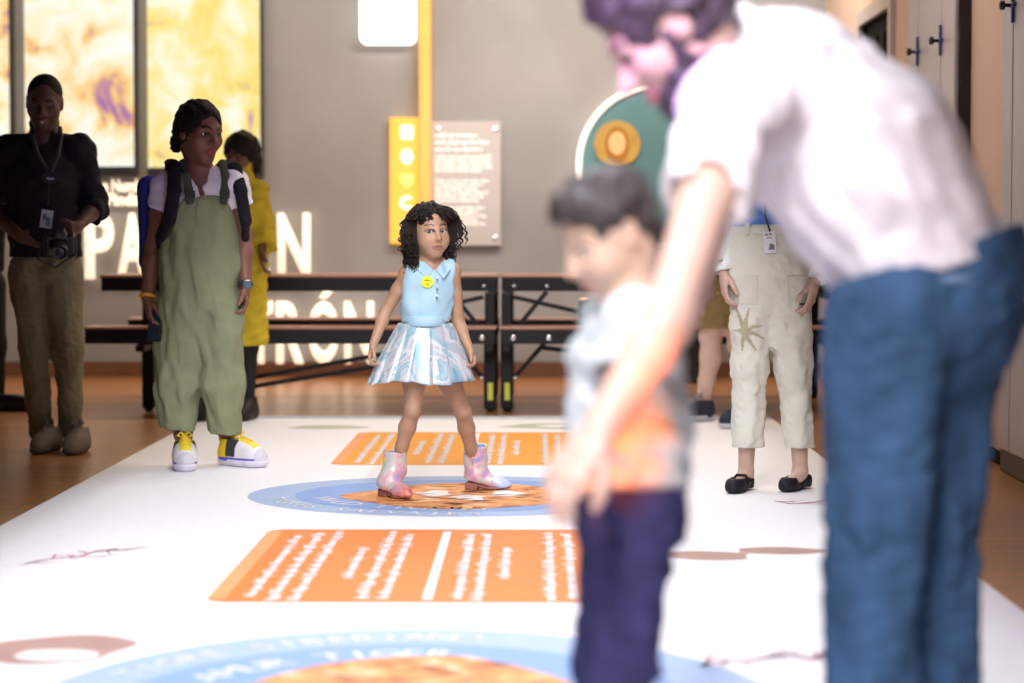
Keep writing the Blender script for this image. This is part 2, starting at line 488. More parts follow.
def shoe(parent, heel, toe, m_upper, m_sole, L=.27, w=.1, hgt=.1, ankle=None, name='shoe', h=.004, low=False, sole_h=.025, toe_up=0.0, m_lace=None, colfun=None, sole_z=0.0, rear=.045):
    """heel/toe: ground points of the sole"""
    heel = np.asarray(heel, float).copy(); toe = np.asarray(toe, float).copy(); heel[2] = toe[2] = sole_z
    f = nrm(toe - heel); u = V3(0, 0, 1); r = np.cross(f, u); R = np.stack([r, f, u], 1)
    P = lambda a, b, c: heel + f * L * a + r * w * b + u * c
    lo = np.minimum(P(0, 0, 0), P(1, 0, 0)) - .09; hi = np.maximum(P(0, 0, 0), P(1, 0, 0)) + .09; lo[2] = sole_z - .02; hi[2] = sole_z + hgt + .09
    F = Field(lo, hi, h)
    z0 = sole_h
    F.chain([P(.18, 0, z0 + .02), P(.5, .03, z0 + .018), P(.8, .02, z0 + .012)], [w * .42, w * .45, w * .44], .02)
    F.cone(P(.9, .0, z0 + .008), P(.78, 0, z0 + .016), w * .33, w * .42, .02)
    if not low: F.cone(P(.3, 0, z0 + .04), P(.62, 0, z0 + .030), w * .40, w * .38, .03)
    if low:
        F.cone(P(.16, 0, hgt * .6), P(.2, 0, z0), w * .36, w * .42, .02)
    else:
        F.cone(P(.2, 0, hgt), P(.24, 0, z0), w * .36, w * .43, .03)
        F.cone(P(.3, 0, hgt * .92), P(.72, 0, z0 + .03), w * .3, w * .33, .03)
    F.cut(P(0, 0, hgt), V3(0, 0, 1)); F.cut(P(0, 0, z0 * .55), V3(0, 0, -1))
    if low:  # open throat with a strap
        F.ell(P(.43, 0, hgt + .012), V3(w * .33, L * .27, hgt * .5), R, .01, '-')
    else:
        F.ell(P(.17, 0, hgt + .005), V3(w * .25, L * .12, .03), R, .008, '-')
    o = F.build(name, m_upper, parent, colfun)
    S = Field(lo, hi, h)
    S.chain([P(.17, 0, .04), P(.5, .03, .04), P(.82, .02, .04)], [w * .47, w * .47, w * .49], .02)
    S.cone(P(.93, 0, .04), P(.8, 0, .04), w * .36, w * .47, .02)
    S.cut(P(0, 0, sole_h), V3(0, 0, 1)); S.cut(P(0, 0, .001), V3(0, 0, -1))
    S.build('sole', m_sole, o)
    if m_lace is not None:
        m = MB()
        for i in range(4):
            a = .42 + .085 * i; zc = hgt * .92 + (z0 + .045 - hgt * .92) * ((a - .3) / .42) + w * .36 - .004
            m.tube([P(a, -.22, zc - .012), P(a + .02, 0, zc + .004), P(a, .22, zc - .012)], .0045, 8)
        zc = hgt + .022
        for sgn in (-1, 1):
            m.tube([P(.4, 0, zc - .01), P(.4, sgn * .15, zc + .018), P(.44, sgn * .3, zc + .004), P(.4, sgn * .08, zc - .006)], .0042, 8)
        m.tube([P(.27, 0, hgt - .02), P(.24, 0, hgt + .035)], [.012, .009], 8)
        m.build('laces', m_lace, o, True)
    return o

def bounds(*pts, pad=.2):
    A = np.array([np.asarray(p, float) for p in pts]); return A.min(0) - pad, A.max(0) + pad

def skull_cap(F, c, R, s, thick=.012, face_y=.06, low=-.055, line=.055, k=.0, back=1.0):
    """hair shell: cranium grown by `thick`, open at the face"""
    c = np.asarray(c, float); q = lambda *l: c + R @ (V3(*l) * s)
    F.ell(q(0, -.018, .038), V3(.075 + thick, .093 + thick, .083 + thick) * s, R, .02)
    F.ell(q(0, -.045, -.01), V3(.07 + thick * .7, .06 + thick, .07) * s, R, .03)
# ------------------------------------------------------------------ the room
YB = 15.8           # back wall
XR = 2.05           # right wall
XL = -6.0
ZC = 3.7

M_wall = mat('wall_grey_paint', (.30, .295, .29), .7, var=.10, scale=1.3, bump=.15, bscale=25)
M_peach = mat('wall_peach_paint', (.62, .44, .35), .55, var=.05, scale=1.5)
M_ceil = mat('ceiling_dark', (.03, .03, .035), .9)
M_base = mat('baseboard_brown', (.16, .07, .035), .5)
M_black = mat('black_metal', (.006, .006, .007), .5, var=.1, spec=.25)
M_blackplastic = mat('black_plastic', (.01, .01, .012), .35, var=.1)
M_steel = mat('bright_steel', (.75, .75, .78), .25, metal=1, var=.05)

def floor_material():
    m = bpy.data.materials.new('floor_boards'); m.use_nodes = True; nt = m.node_tree; N = nt.nodes; L = nt.links; b = N['Principled BSDF']
    tc = N.new('ShaderNodeTexCoord'); mp = N.new('ShaderNodeMapping'); L.new(tc.outputs['Object'], mp.inputs['Vector'])
    br = N.new('ShaderNodeTexBrick'); br.inputs['Scale'].default_value = 1.0; br.inputs['Brick Width'].default_value = 1.6; br.inputs['Row Height'].default_value = .16
    br.inputs['Mortar Size'].default_value = .003; br.inputs['Bias'].default_value = -.1
    br.inputs['Color1'].default_value = (.42, .185, .062, 1); br.inputs['Color2'].default_value = (.33, .14, .045, 1); br.inputs['Mortar'].default_value = (.09, .04, .02, 1)
    L.new(mp.outputs[0], br.inputs['Vector'])
    mp2 = N.new('ShaderNodeMapping'); mp2.inputs['Scale'].default_value = (1.2, 14, 1); L.new(tc.outputs['Object'], mp2.inputs['Vector'])
    nz = N.new('ShaderNodeTexNoise'); nz.inputs['Scale'].default_value = 2.5; nz.inputs['Detail'].default_value = 5; L.new(mp2.outputs[0], nz.inputs['Vector'])
    mr = N.new('ShaderNodeMapRange'); mr.inputs['From Min'].default_value = .3; mr.inputs['From Max'].default_value = .7; mr.inputs['To Min'].default_value = .8; mr.inputs['To Max'].default_value = 1.2
    L.new(nz.outputs['Fac'], mr.inputs['Value'])
    sc = N.new('ShaderNodeVectorMath'); sc.operation = 'SCALE'; L.new(br.outputs['Color'], sc.inputs[0]); L.new(mr.outputs[0], sc.inputs['Scale'])
    L.new(sc.outputs[0], b.inputs['Base Color']); b.inputs['Roughness'].default_value = .28; b.inputs['Specular IOR Level'].default_value = .55
    return m

def slab(name, lo, hi, m):
    o = MB().box(lo, hi).build(name, m); return tag(o, kind='structure')

slab('floor', (XL - .2, -1.5, -.1), (XR + .3, YB + .2, 0), floor_material())
slab('wall_back', (XL - .2, YB, 0), (XR + .3, YB + .2, ZC), M_wall)
slab('wall_left', (XL - .2, -1.5, 0), (XL, YB, ZC), M_wall)
slab('ceiling', (XL - .2, -1.5, ZC), (XR + .3, YB + .2, ZC + .15), M_ceil)
slab('baseboard_back', (XL, YB - .025, 0), (XR, YB, .11), M_base)

# right wall with the dark doorway left open
DY0, DY1, DZ = 12.78, 13.95, 2.33
w = MB()
w.box((XR, -1.5, 0), (XR + .2, DY0, ZC)); w.box((XR, DY1, 0), (XR + .2, YB, ZC)); w.box((XR, DY0, DZ), (XR + .2, DY1, ZC))
tag(w.build('wall_right', M_peach), kind='structure')
fr = MB()
fr.box((XR - .03, DY0 - .09, 0), (XR + .02, DY0, DZ + .09)); fr.box((XR - .03, DY1, 0), (XR + .02, DY1 + .09, DZ + .09)); fr.box((XR - .03, DY0, DZ), (XR + .02, DY1, DZ + .09))
M_trim = mat('door_trim', (.5, .45, .43), .4)
tag(fr.build('trim_1', M_trim), kind='structure')
M_dark = mat('dark_opening', (.008, .007, .009), .8, spec=.1)
dr = MB(); dr.box((XR + .02, DY0, 0), (XR + .06, DY1, DZ))
for k in range(4): dr.box((XR + .005, DY0 + .08 + k * .28, .1), (XR + .02, DY0 + .26 + k * .28, DZ - .1), bevel=.01)
d1 = tag(dr.build('door_1', M_dark), kind='structure')
slab('baseboard_right', (XR - .012, 9.47, 0), (XR, 10.46, .06), M_dark)

# flush cupboards along the right wall, each door with its latch
M_cup = mat('cupboard_lavender_grey', (.46, .43, .45), .32, var=.04)
M_gap = mat('cupboard_frame_dark', (.02, .018, .02), .35)
M_latch = mat('latch_blue_steel', (.10, .10, .32), .3, metal=.6)
def cupboard(label, y0, y1, doors, latches):
    c = empty('tall_cupboard', (XR - .03, (y0 + y1) / 2, 0), label, 'cupboard', 'tall cupboards in the right wall')
    MB().box((XR - .05, y0, 0), (XR - .002, y1, 3.4)).build('frame', M_gap, c)
    for a, b in doors:
        d = MB().box((XR - .075, a + .008, .10), (XR - .05, b - .008, 3.38), bevel=.006).build('door', M_cup, c)
        if b in latches:
            m = MB(); m.box((XR - .088, b - .022, 1.89), (XR - .076, b - .002, 2.04), bevel=.003)
            m.box((XR - .09, b - .06, 1.955), (XR - .075, b + .03, 1.972), bevel=.003)
            l = m.build('latch', M_latch, d)
            MB().lathe((XR - .09, b - .012, 1.963), [(.008, 0), (.008, .022), (.02, .026), (.02, .042), (.012, .046)], 16, (-1, 0, 0)).build('knob', M_blackplastic, l, True)
    MB().box((XR - .06, y0 + .01, .005), (XR - .05, y1 - .01, .095)).build('plinth', M_blackplastic, c)
cupboard('tall lavender grey cupboard with two black knobbed latches nearest the dark doorway', 10.46, 11.83, [(10.48, 10.84), (10.84, 11.49), (11.49, 11.81)], (10.84, 11.49))
cupboard('tall grey cupboard at the right edge of the photo nearer the camera', 7.6, 9.45, [(7.62, 8.4), (8.4, 9.2), (9.2, 9.43)], (9.2,))

# ------------------------------------------------------------------ things on the back wall
def wp(px, py, off=0.0): return at(px, py, YB - off)

# glowing picture screens
M_frame = mat('screen_frame', (.03, .03, .035), .4)
def screen(x0, x1, y0, y1, label, stops, seed, scale=3.3, estr=1.0):
    a, b = wp(x0, y1), wp(x1, y0); cz = (a[2] + b[2]) / 2
    e = empty('light_screen', ((a[0] + b[0]) / 2, YB - .05, a[2]), label, 'screen', 'glowing picture screens on the back wall')
    m = MB(); t = .018
    m.box((a[0], YB - .10, a[2] - .06), (b[0] + t, YB - .001, a[2])); m.box((a[0], YB - .10, b[2]), (b[0] + t, YB - .001, b[2] + .05))
    m.box((b[0], YB - .10, a[2]), (b[0] + t, YB - .001, b[2]))
    m.build('frame', M_frame, e)
    pm = ramp_mat('screen_picture', stops, scale, 7, estr=estr, distort=.6)
    mp = pm.node_tree.nodes['Mapping']; mp.inputs['Location'].default_value = (seed * 3.1, 0, seed * 1.7)
    MB().box((a[0], YB - .075, a[2]), (b[0], YB - .06, b[2])).build('picture', pm, e)
PAL1 = [(0, (.30, .12, .42)), (.14, (.62, .30, .30)), (.26, (.95, .58, .20)), (.46, (1.0, .84, .52)), (.72, (1.0, .93, .76)), (1, (1, .99, .93))]
PAL2 = [(0, (.35, .22, .5)), (.10, (.75, .55, .28)), (.25, (.98, .74, .18)), (.50, (1.0, .82, .36)), (.75, (1.0, .92, .64)), (1, (1, .98, .88))]
screen(-75, 11, -60, 163, 'glowing orange and yellow picture screen cut by the left edge of the photo', PAL1, 1, estr=1.05)
screen(28, 135, -60, 167, 'glowing cream picture screen with orange patches behind the man in black', PAL1, 2.3, estr=1.0)
screen(150, 261, -60, 168, 'glowing yellow picture screen behind the head of the woman in overalls', PAL2, 5.2, estr=1.0)

# raised letters
M_letter = mat('letter_warm_glow', (.8, .75, .68), .5, var=0, emit=(1.0, .80, .60), estr=1.15)
M_letter_side = mat('letter_side', (.30, .26, .22), .5)
def font_mesh(txt, bold=.0, extrude=.0, spacing=1.0):
    cu = bpy.data.curves.new('txt', 'FONT'); cu.body = txt; cu.offset = bold; cu.extrude = extrude; cu.resolution_u = 4; cu.space_character = spacing
    o = bpy.data.objects.new('txt', cu); COL.objects.link(o)
    dg = bpy.context.evaluated_depsgraph_get(); dg.update()
    me = bpy.data.meshes.new_from_object(o.evaluated_get(dg)); bpy.data.objects.remove(o); bpy.data.curves.remove(cu)
    n = len(me.vertices); v = np.empty(n * 3); me.vertices.foreach_get('co', v); return me, v.reshape(-1, 3)
def set_co(me, v): me.vertices.foreach_set('co', v.ravel()); me.update()

def sign_letters(chars, y0, y1, label, group=None):
    z0, z1 = wp(300, y1)[2], wp(300, y0)[2]
    xs = [wp(c[1], 250)[0] for c in chars] + [wp(chars[-1][2], 250)[0]]
    e = empty('lettering', ((xs[0] + xs[-1]) / 2, YB - .02, z0), label, 'lettering', group)
    for ch, a, b in chars:
        me, v = font_mesh(ch.replace('Ó', 'O'), .028, .0)
        X0, X1 = wp(a, 250)[0], wp(b, 250)[0]
        lo, hi = v.min(0), v.max(0)
        zz = z0 + (v[:, 1] - lo[1]) / (hi[1] - lo[1]) * (z1 - z0)
        xx = X0 + (v[:, 0] - lo[0]) / (hi[0] - lo[0]) * (X1 - X0)
        set_co(me, np.stack([xx, np.full(len(v), YB - .06), zz], 1))
        o = link('letter', me, M_letter, e, False)
        md = o.modifiers.new('depth', 'SOLIDIFY'); md.thickness = .055; md.offset = 0
        if ch == 'Ó':
            mx_ = (X0 + X1) / 2; MB().prism([(mx_ - .03, YB - .09, z1 + .02), (mx_ + .02, YB - .09, z1 + .02), (mx_ + .075, YB - .09, z1 + .085), (mx_ + .01, YB - .09, z1 + .085)], (0, .055, 0)).build('accent', M_letter, o)
sign_letters([('P', 87, 115), ('A', 119, 149), ('T', 151, 179), ('T', 182, 210), ('E', 214, 239), ('R', 246, 273), ('N', 279, 311)], 213, 279, 'big glowing cream letters reading PATTERN on the grey wall')
sign_letters([('P', 193, 217), ('A', 220, 247), ('T', 250, 273), ('R', 277, 304), ('Ó', 309, 339), ('N', 345, 374)], 301, 363, 'big glowing cream letters reading PATRÓN behind the black table')

def text_line(name, txt, p0, u, v, h, m, parent, bold=.01, width=None, thick=0, off=None):
    """flat lettering: baseline from p0 along u, letters rising along v"""
    me, c = font_mesh(txt, bold); u, v = nrm(u), nrm(v); s = h / .72
    W = c[:, 0].max() - c[:, 0].min(); sx = s if width is None else width / W
    set_co(me, np.asarray(p0) + np.outer((c[:, 0] - c[:, 0].min()) * sx, u) + np.outer(c[:, 1] * s, v))
    return link(name, me, m, parent, False)

e = empty('small_lettering', wp(125, 205), 'two short rows of small glowing letters above the word PATTERN', 'lettering')
text_line('letter_row', 'the Number', wp(92, 191, .04), (1, 0, 0), (0, 0, 1), .085, M_letter, e, .045, wp(152, 0)[0] - wp(92, 0)[0])
text_line('letter_row', 'el Finding', wp(92, 205, .04), (1, 0, 0), (0, 0, 1), .085, M_letter, e, .045, wp(150, 0)[0] - wp(92, 0)[0])

# rounded light box with a pattern of dots
M_lb = mat('light_box_glow', (.9, .9, .88), .4, var=0, emit=(1, .985, .95), estr=2.2)
M_dot = mat('grey_dot', (.10, .12, .16), .5, var=0)
def rrect(x0, x1, z0, z1, r, n=6):
    P = []
    for cx, cz, a0 in ((x1 - r, z1 - r, 0), (x0 + r, z1 - r, 90), (x0 + r, z0 + r, 180), (x1 - r, z0 + r, 270)):
        for i in range(n + 1):
            t = math.radians(a0 + 90 * i / n); P.append((cx + r * math.cos(t), cz + r * math.sin(t)))
    return P
a, b = wp(361, 45), wp(416, -12)
e = empty('light_box', ((a[0] + b[0]) / 2, YB - .05, a[2]), 'white glowing light box with rows of tiny dots high on the wall', 'wall light')
MB().prism([(x, YB - .09, z) for x, z in rrect(a[0], b[0], a[2], b[2], .05)], (0, .085, 0)).build('diffuser', M_lb, e)
for (px, py) in ((377, 5), (391, 5), (398, 5), (377, 12), (391, 12), (398, 12), (384, 19), (391, 19), (377, 26), (384, 26)):
    q = wp(px, py, .091); MB().lathe(q, [(.015, 0), (.015, .003), (.008, .005)], 12, (0, -1, 0)).build('dot', M_dot, e)

# orange pole, orange icon panel, grey text panel
M_or = mat('orange_panel', (.9, .42, .06), .5, var=.04, emit=(1.0, .50, .07), estr=.62)
M_orpole = mat('orange_pole_glow', (.85, .42, .10), .4, var=.05, emit=(1.0, .48, .10), estr=.38)  # weak glow built into the pole's orange
M_white_ic = mat('white_icon', (.9, .88, .8), .5, var=0, emit=(1, .95, .8), estr=.9)
M_pale_ic = mat('yellow_icon', (.9, .7, .2), .5, var=0, emit=(1, .68, .12), estr=.9)
a, b = wp(420, 244), wp(431, 0); zt = 3.6
o = MB().box((a[0], YB - .12, a[2]), (b[0], YB - .002, zt), bevel=.01).build('wall_pole', M_orpole)
tag(o, 'thin vertical orange pole running up the grey wall beside the text panel', 'pole')
a, b = wp(390.5, 244), wp(419.5, 118)
e = empty('icon_panel', ((a[0] + b[0]) / 2, YB - .04, a[2]), 'glowing orange panel with a column of white icons left of the pole', 'sign panel')
MB().box((a[0], YB - .06, a[2]), (b[0], YB - .002, b[2]), bevel=.006).build('board', M_or, e)
cx = wp(407, 0)[0]
def icon(name, poly, m):
    MB().prism([(x, YB - .068, z) for x, z in poly], (0, .0085, 0)).build(name, m, e)
z = wp(0, 133)[2]; icon('square_icon', rrect(cx - .045, cx + .045, z - .05, z + .05, .015), M_white_ic)
z = wp(0, 157)[2]; icon('hexagon_icon', [(cx + .048 * math.cos(t * PI / 3), z + .06 * math.sin(t * PI / 3)) for t in range(6)], M_white_ic)
z = wp(0, 181)[2]; icon('shield_icon', [(cx - .045, z + .045), (cx + .045, z + .045), (cx + .045, z - .01), (cx, z - .055), (cx - .045, z - .01)], M_pale_ic)
z = wp(0, 203)[2]
icon('ring_icon', [(cx + .05 * math.cos(t), z + .05 * math.sin(t)) for t in np.linspace(.7, 2 * PI - .7, 24)] + [(cx + .026 * math.cos(t), z + .026 * math.sin(t)) for t in np.linspace(2 * PI - .7, .7, 24)], M_white_ic)
z = wp(0, 227)[2]; icon('disc_icon', [(cx + .045 * math.cos(t), z + .055 * math.sin(t)) for t in np.linspace(0, 2 * PI, 24)[:-1]], M_white_ic)

M_tp = mat('text_panel_grey', (.52, .48, .46), .35, var=.06, scale=2)
M_tw = mat('text_white', (.85, .82, .78), .5, var=0, emit=(1, .86, .72), estr=.55)
a, b = wp(431.5, 246), wp(501, 122)
e = empty('text_panel', ((a[0] + b[0]) / 2, YB - .04, a[2]), 'pale grey panel with paragraphs of white text right of the orange pole', 'sign panel')
MB().box((a[0], YB - .05, a[2]), (b[0], YB - .002, b[2]), bevel=.006).build('board', M_tp, e)
for px, py in ((438, 129), (495, 129), (438, 238), (495, 238)):
    q = wp(px, py, .05); MB().lathe(q, [(.016, 0), (.016, .012), (.008, .016)], 14, (0, -1, 0)).build('fixing_screw', M_steel, e)
def glyph_row(m, p0, u, v, length, h, seed, th=0):
    """a row of small strokes that reads as text too small to make out"""
    r = random.Random(seed); u, v = nrm(u), nrm(v); x = 0
    while x < length - h * .5:
        for _ in range(r.randint(2, 8)):
            wd = h * r.uniform(.32, .55); hh = h * r.choice((.62, .62, .62, .95)); dn = -h * .22 if r.random() < .12 else 0
            if x + wd > length: break
            P = [np.asarray(p0) + u * xx + v * zz for xx, zz in ((x, dn), (x + wd, dn), (x + wd, hh), (x, hh))]
            m.add(P, [(0, 1, 2, 3)]); x += wd + h * .1
        x += h * .38
rows = [(137, 478, 4.6), (144, 491, 4.6), (151, 484, 4.6)] + [(157.5 + 3.6 * i, 492 - 9 * (i == 4), 3.0) for i in range(5)] + [(182 + 4 * i, 489 - 5 * (i % 3), 3.0) for i in range(6)] + [(209 + 4 * i, 486 - 6 * (i % 2), 3.0) for i in range(5)]
for g, (lo_, hi_) in enumerate(((0, 3), (3, 8), (8, 14), (14, 19))):
    m = MB()
    for i in range(lo_, hi_):
        py, xe, hp = rows[i]; p0 = wp(435, py, .052); glyph_row(m, p0, (1, 0, 0), (0, 0, 1), wp(xe, 0)[0] - p0[0], hp / 139, 40 + i)
    m.build('text_lettering', M_tw, e)

# teal disc with a glowing rim and a round golden portrait
M_teal = mat('teal_panel', (.10, .225, .245), .5, var=.08, scale=2)
M_rim = mat('rim_glow', (.9, .85, .8), .4, var=0, emit=(1, .88, .78), estr=.95)
M_gold = ramp_mat('portrait_gold', [(0, (.75, .28, .02)), (.5, (1, .5, .06)), (1, (1, .56, .10))], 5, 2, estr=.7)
M_face = mat('portrait_face', (.75, .45, .2), .6, var=.1, emit=(1, .52, .18), estr=.22)
M_pdark = mat('portrait_hair', (.25, .09, .01), .6, var=.1, emit=(.6, .25, .02), estr=.35)
c = wp(657, 165); R0 = 80 / (FPX / YB)
e = empty('round_sign', (c[0], YB - .06, c[2] - R0), 'large round teal wall sign with a pale glowing rim', 'sign')
MB().lathe((c[0], YB - .002, c[2]), [(R0 - .03, 0), (R0 - .03, .06)], 96, (0, -1, 0)).build('face', M_teal, e)
pts = []
m = MB(); seg = 96; vs = []; fs = []
prof = [(R0 - .035, .0), (R0 - .035, .085), (R0 + .005, .085), (R0 + .005, 0)]
for k in range(seg):
    t = 2 * PI * k / seg
    for r_, h_ in prof: vs.append((c[0] + r_ * math.cos(t), YB - .002 - h_, c[2] + r_ * math.sin(t)))
for k in range(seg):
    for j in range(4): fs.append([k * 4 + j, k * 4 + (j + 1) % 4, ((k + 1) % seg) * 4 + (j + 1) % 4, ((k + 1) % seg) * 4 + j])
m.add(vs, fs).build('rim', M_rim, e, True)
q = wp(617, 144, .063); r0 = 23 / (FPX / YB)
MB().lathe(q, [(r0, 0), (r0, .02)], 48, (0, -1, 0)).build('portrait', M_gold, e)
MB().lathe((q[0], q[1] - .02, q[2] - .01), [(r0 * .62, 0), (r0 * .62, .002)], 40, (0, -1, 0), .86, 1.3).build('portrait_hair', M_pdark, e)
MB().lathe((q[0], q[1] - .022, q[2] + .005), [(r0 * .40, 0), (r0 * .40, .002)], 40, (0, -1, 0), .9, 1.25).build('portrait_face', M_face, e)
# plain black base standing under it
a, b = wp(632, 377, .5), wp(700, 258, .5)
o = MB().box((a[0], YB - .75, 0.0), (b[0], YB - .2, 1 - 20 / (FPX / 15.3)), bevel=.03)
o.box((a[0] + .04, YB - .77, .1), (b[0] - .04, YB - .75, .75), bevel=.01)
tag(o.build('black_base', M_blackplastic), 'tall plain black base standing under the round teal sign', 'case')

# ------------------------------------------------------------------ folding tables with attached benches
M_top = mat('table_edge_wood', (.34, .17, .12), .35, var=.12, scale=6, stretch=(1, 12, 12))
M_label = mat('yellow_sticker', (.7, .75, .08), .5, var=0)
YT = 13.2
def table(label, xa, xb, xleg, flip):
    e = empty('folding_table', ((xa + xb) / 2, YT, 0), label, 'table', 'black folding tables along the back')
    MB().box((xa, YT - .38, .768), (xb, YT + .38, .785), bevel=.006).build('tabletop', M_top, e)
    m = MB()
    for y in (YT - .375, YT + .345): m.box((xa + .01, y, .690), (xb - .01, y + .03, .768))
    m.build('apron', M_black, e)
    for y in (YT - .72, YT + .60):
        s = MB().box((xa, y - .14, .486), (xb, y + .14, .50), bevel=.005).build('bench_seat', M_top, e)
        mm = MB()
        for dy in (-.137, .105): mm.box((xa + .01, y + dy, .405), (xb - .01, y + dy + .03, .486))
        mm.build('bench_rail', M_black, s)
    sgn = 1 if flip else -1
    for k, xl in enumerate(xleg):
        lg = MB()
        lg.box((xl - .035, YT - .60, .02), (xl + .035, YT - .54, .40), bevel=.006); lg.box((xl - .03, YT - .60, .40), (xl + .03, YT - .54, .69), bevel=.006)
        lg.box((xl - .03, YT + .46, .02), (xl + .03, YT + .52, .69), bevel=.006)
        lg.box((xl - .025, YT - .86, .36), (xl + .025, YT + .74, .40), bevel=.006); lg.box((xl - .025, YT - .56, .64), (xl + .025, YT + .5, .684), bevel=.006)
        l = lg.build('leg', M_black, e)
        for y in (YT - .57, YT + .49):
            MB().tube([(xl - .02, y, .03), (xl + .02, y, .03)], .029, 16).build('castor', M_blackplastic, l, True)
        if k == 0:
            MB().box((xl - .012, YT - .605, .07), (xl + .018, YT - .60, .17)).build('sticker', M_label, l)
    # cross braces in the front frame
    x0 = xleg[0]; d = -1 if flip else 1
    br = [((x0 + d * .23, .69), (x0 + d * .04, .46)), ((x0 + d * .04, .66), (x0 + d * .48, .56)), ((x0 + d * .24, .42), (x0 + d * .05, .20)), ((x0 + d * .19, .37), (x0 + d * .95, .28)), ((x0 + d * .28, .66), (x0 + d * .8, .44))]
    if not flip: br = br[:-1]
    else: br = br[:3] + [((x0 + d * .62, .33), (x0 + d * 1.5, .17)), ((x0 + d * .60, .27), (x0 + d * 1.5, .12)), ((x0 + d * .04, .46), (x0 + d * .30, .62))]
    for (xa_, za), (xb_, zb) in br:
        MB().bar((xa_, YT - .52, za), (xb_, YT - .50, zb), .042, .025).build('brace', M_black, e)
    for xx, zz, yy in ((.04, .72, -.365), (.23, .72, -.365), (.04, .44, -.85), (.24, .44, -.85), (.05, .2, -.605)):
        MB().lathe((x0 + d * xx, YT + yy, zz), [(.015, -.004), (.015, .008), (.006, .013)], 12, (0, -1, 0)).build('bolt', M_steel, e)
gx = lambda px: at(px, 300, YT)[0]
table('black folding table with attached benches behind the girl in the left half', gx(112), gx(499), (gx(499) - .042, gx(165)), True)
table('black folding table with attached benches behind the boy in the right half', gx(501), gx(846), (gx(501) + .042, gx(824)), False)

M_cup = mat('cup_dark', (.03, .02, .018), .35)
M_flame = mat('candle_glow', (.8, .4, .2), .5, var=0, emit=(1, .55, .28), estr=.9)
c = at(585, 318, YT + .62); c[2] = .5005
e = empty('tumbler', c, 'small dark tumbler with an orange glowing top on the far bench', 'cup')
MB().lathe(c, [(.032, 0), (.04, .10), (.042, .11), (.036, .11), (.034, .09)], 24).build('glass', M_cup, e, True)
MB().lathe(c + V3(0, 0, .095), [(.033, 0), (.033, .02), (.02, .026)], 24).build('candle', M_flame, e, True)

# ------------------------------------------------------------------ the picture map projected on the floor, its light built as a coloured sheet
M_map = mat('map_white', (.86, .86, .88), .55, var=.025, scale=30)
M_blue1 = mat('map_pale_blue', (.34, .47, .70), .55, var=.03)
M_blue2 = mat('map_mid_blue', (.20, .35, .68), .55, var=.03)
M_orange = mat('map_orange', (.80, .205, .03), .55, var=.03)
M_orange_l = mat('map_light_orange', (.86, .36, .14), .55, var=.03)
M_amber = mat('map_amber', (.85, .34, .03), .55, var=.03)
M_proj_white = mat('map_projected_white', (.82, .80, .80), .55, var=0)
M_land = mat('map_land_brown', (.42, .26, .22), .55, var=.1)
M_landg = mat('map_land_green', (.50, .55, .44), .55, var=.1)
M_twig = mat('map_twig', (.50, .22, .28), .55, var=.1)
M_tiger = ramp_mat('map_tiger', [(0, (.25, .07, .03)), (.3, (.62, .22, .06)), (.7, (.75, .33, .10)), (1, (.85, .6, .4))], 9, 4, .55, distort=1)
M_stripe = mat('map_tiger_stripe', (.10, .04, .03), .55, var=.1)
MX0, MX1, MY0, MY1 = -1.86, 1.30, 2.2, 12.3
mapo = empty('floor_projection', ((MX0 + MX1) / 2, (MY0 + MY1) / 2, 0), 'huge white map projected on the floor with orange text panels and blue circles', 'floor map')
MB().box((MX0, MY0, 0.0005), (MX1, MY1, .004), bevel=.001).build('projection_sheet', M_map, mapo)
Z1, Z2, Z3, Z4 = .0046, .0054, .0062, .0070
def flat(pts, z, name, m, parent):
    o = MB(); P = [(x, y, z) for x, y in pts]; o.add(P, [list(range(len(P)))]); return o.build(name, m, parent)
def ellp(cx, cy, rx, ry, n=64, a0=0, a1=2 * PI, wob=0, seed=0):
    r = random.Random(seed); ph = [r.uniform(0, 6.28) for _ in range(3)]
    return [(cx + rx * math.cos(t) * (1 + wob * math.sin(3 * t + ph[0]) + wob * .6 * math.sin(5 * t + ph[1])), cy + ry * math.sin(t) * (1 + wob * math.sin(2 * t + ph[2]))) for t in np.linspace(a0, a1, n + 1)[:-1]]
def panel(y0, y1, m, m_edge, cols, seed):
    p = flat(rrect(-.912, .325, y0, y1, .07), Z1, 'text_panel', m, mapo)
    flat(rrect(-.912, -.862, y0 + .05, y1 - .05, .02), Z2, 'border', m_edge, p)
    mm = MB()
    for i, (px, f0, f1, h) in enumerate(cols):
        # rows run away from the camera, letters lean to the left
        L = y1 - y0
        if h < 0: mm.add([(px - .014, y0 + L * f0, Z2), (px + .014, y0 + L * f0, Z2), (px + .014, y0 + L * f1, Z2), (px - .014, y0 + L * f1, Z2)], [(0, 1, 2, 3)])
        else: glyph_row(mm, (px, y0 + L * f0, Z2), (0, 1, 0), (-1, 0, 0), L * (f1 - f0), h, seed + i)
    mm.build('projected_lettering', M_proj_white, p)
X = lambda px, py: gr(px, py)[0]
cols = [(X(256, 596), .06, .90, .038), (X(277, 600), .02, .95, .038), (X(299, 601), .02, .97, .038), (X(350, 582), .28, .72, .038), (X(366, 600), .04, .97, .038), (X(388, 600), .04, .93, .038), (X(427, 601), .03, .96, -1),
        (X(462, 599), .04, .92, .038), (X(482, 601), .02, .95, .038), (X(508, 583), .28, .72, .038), (X(556, 603), .02, .95, .038), (X(578, 600), .04, .93, .038), (X(610, 600), .04, .93, .038)]
panel(5.97, 7.48, M_orange, M_orange_l, cols, 300)
panel(9.62, 11.25, M_amber, M_orange_l, cols, 400)
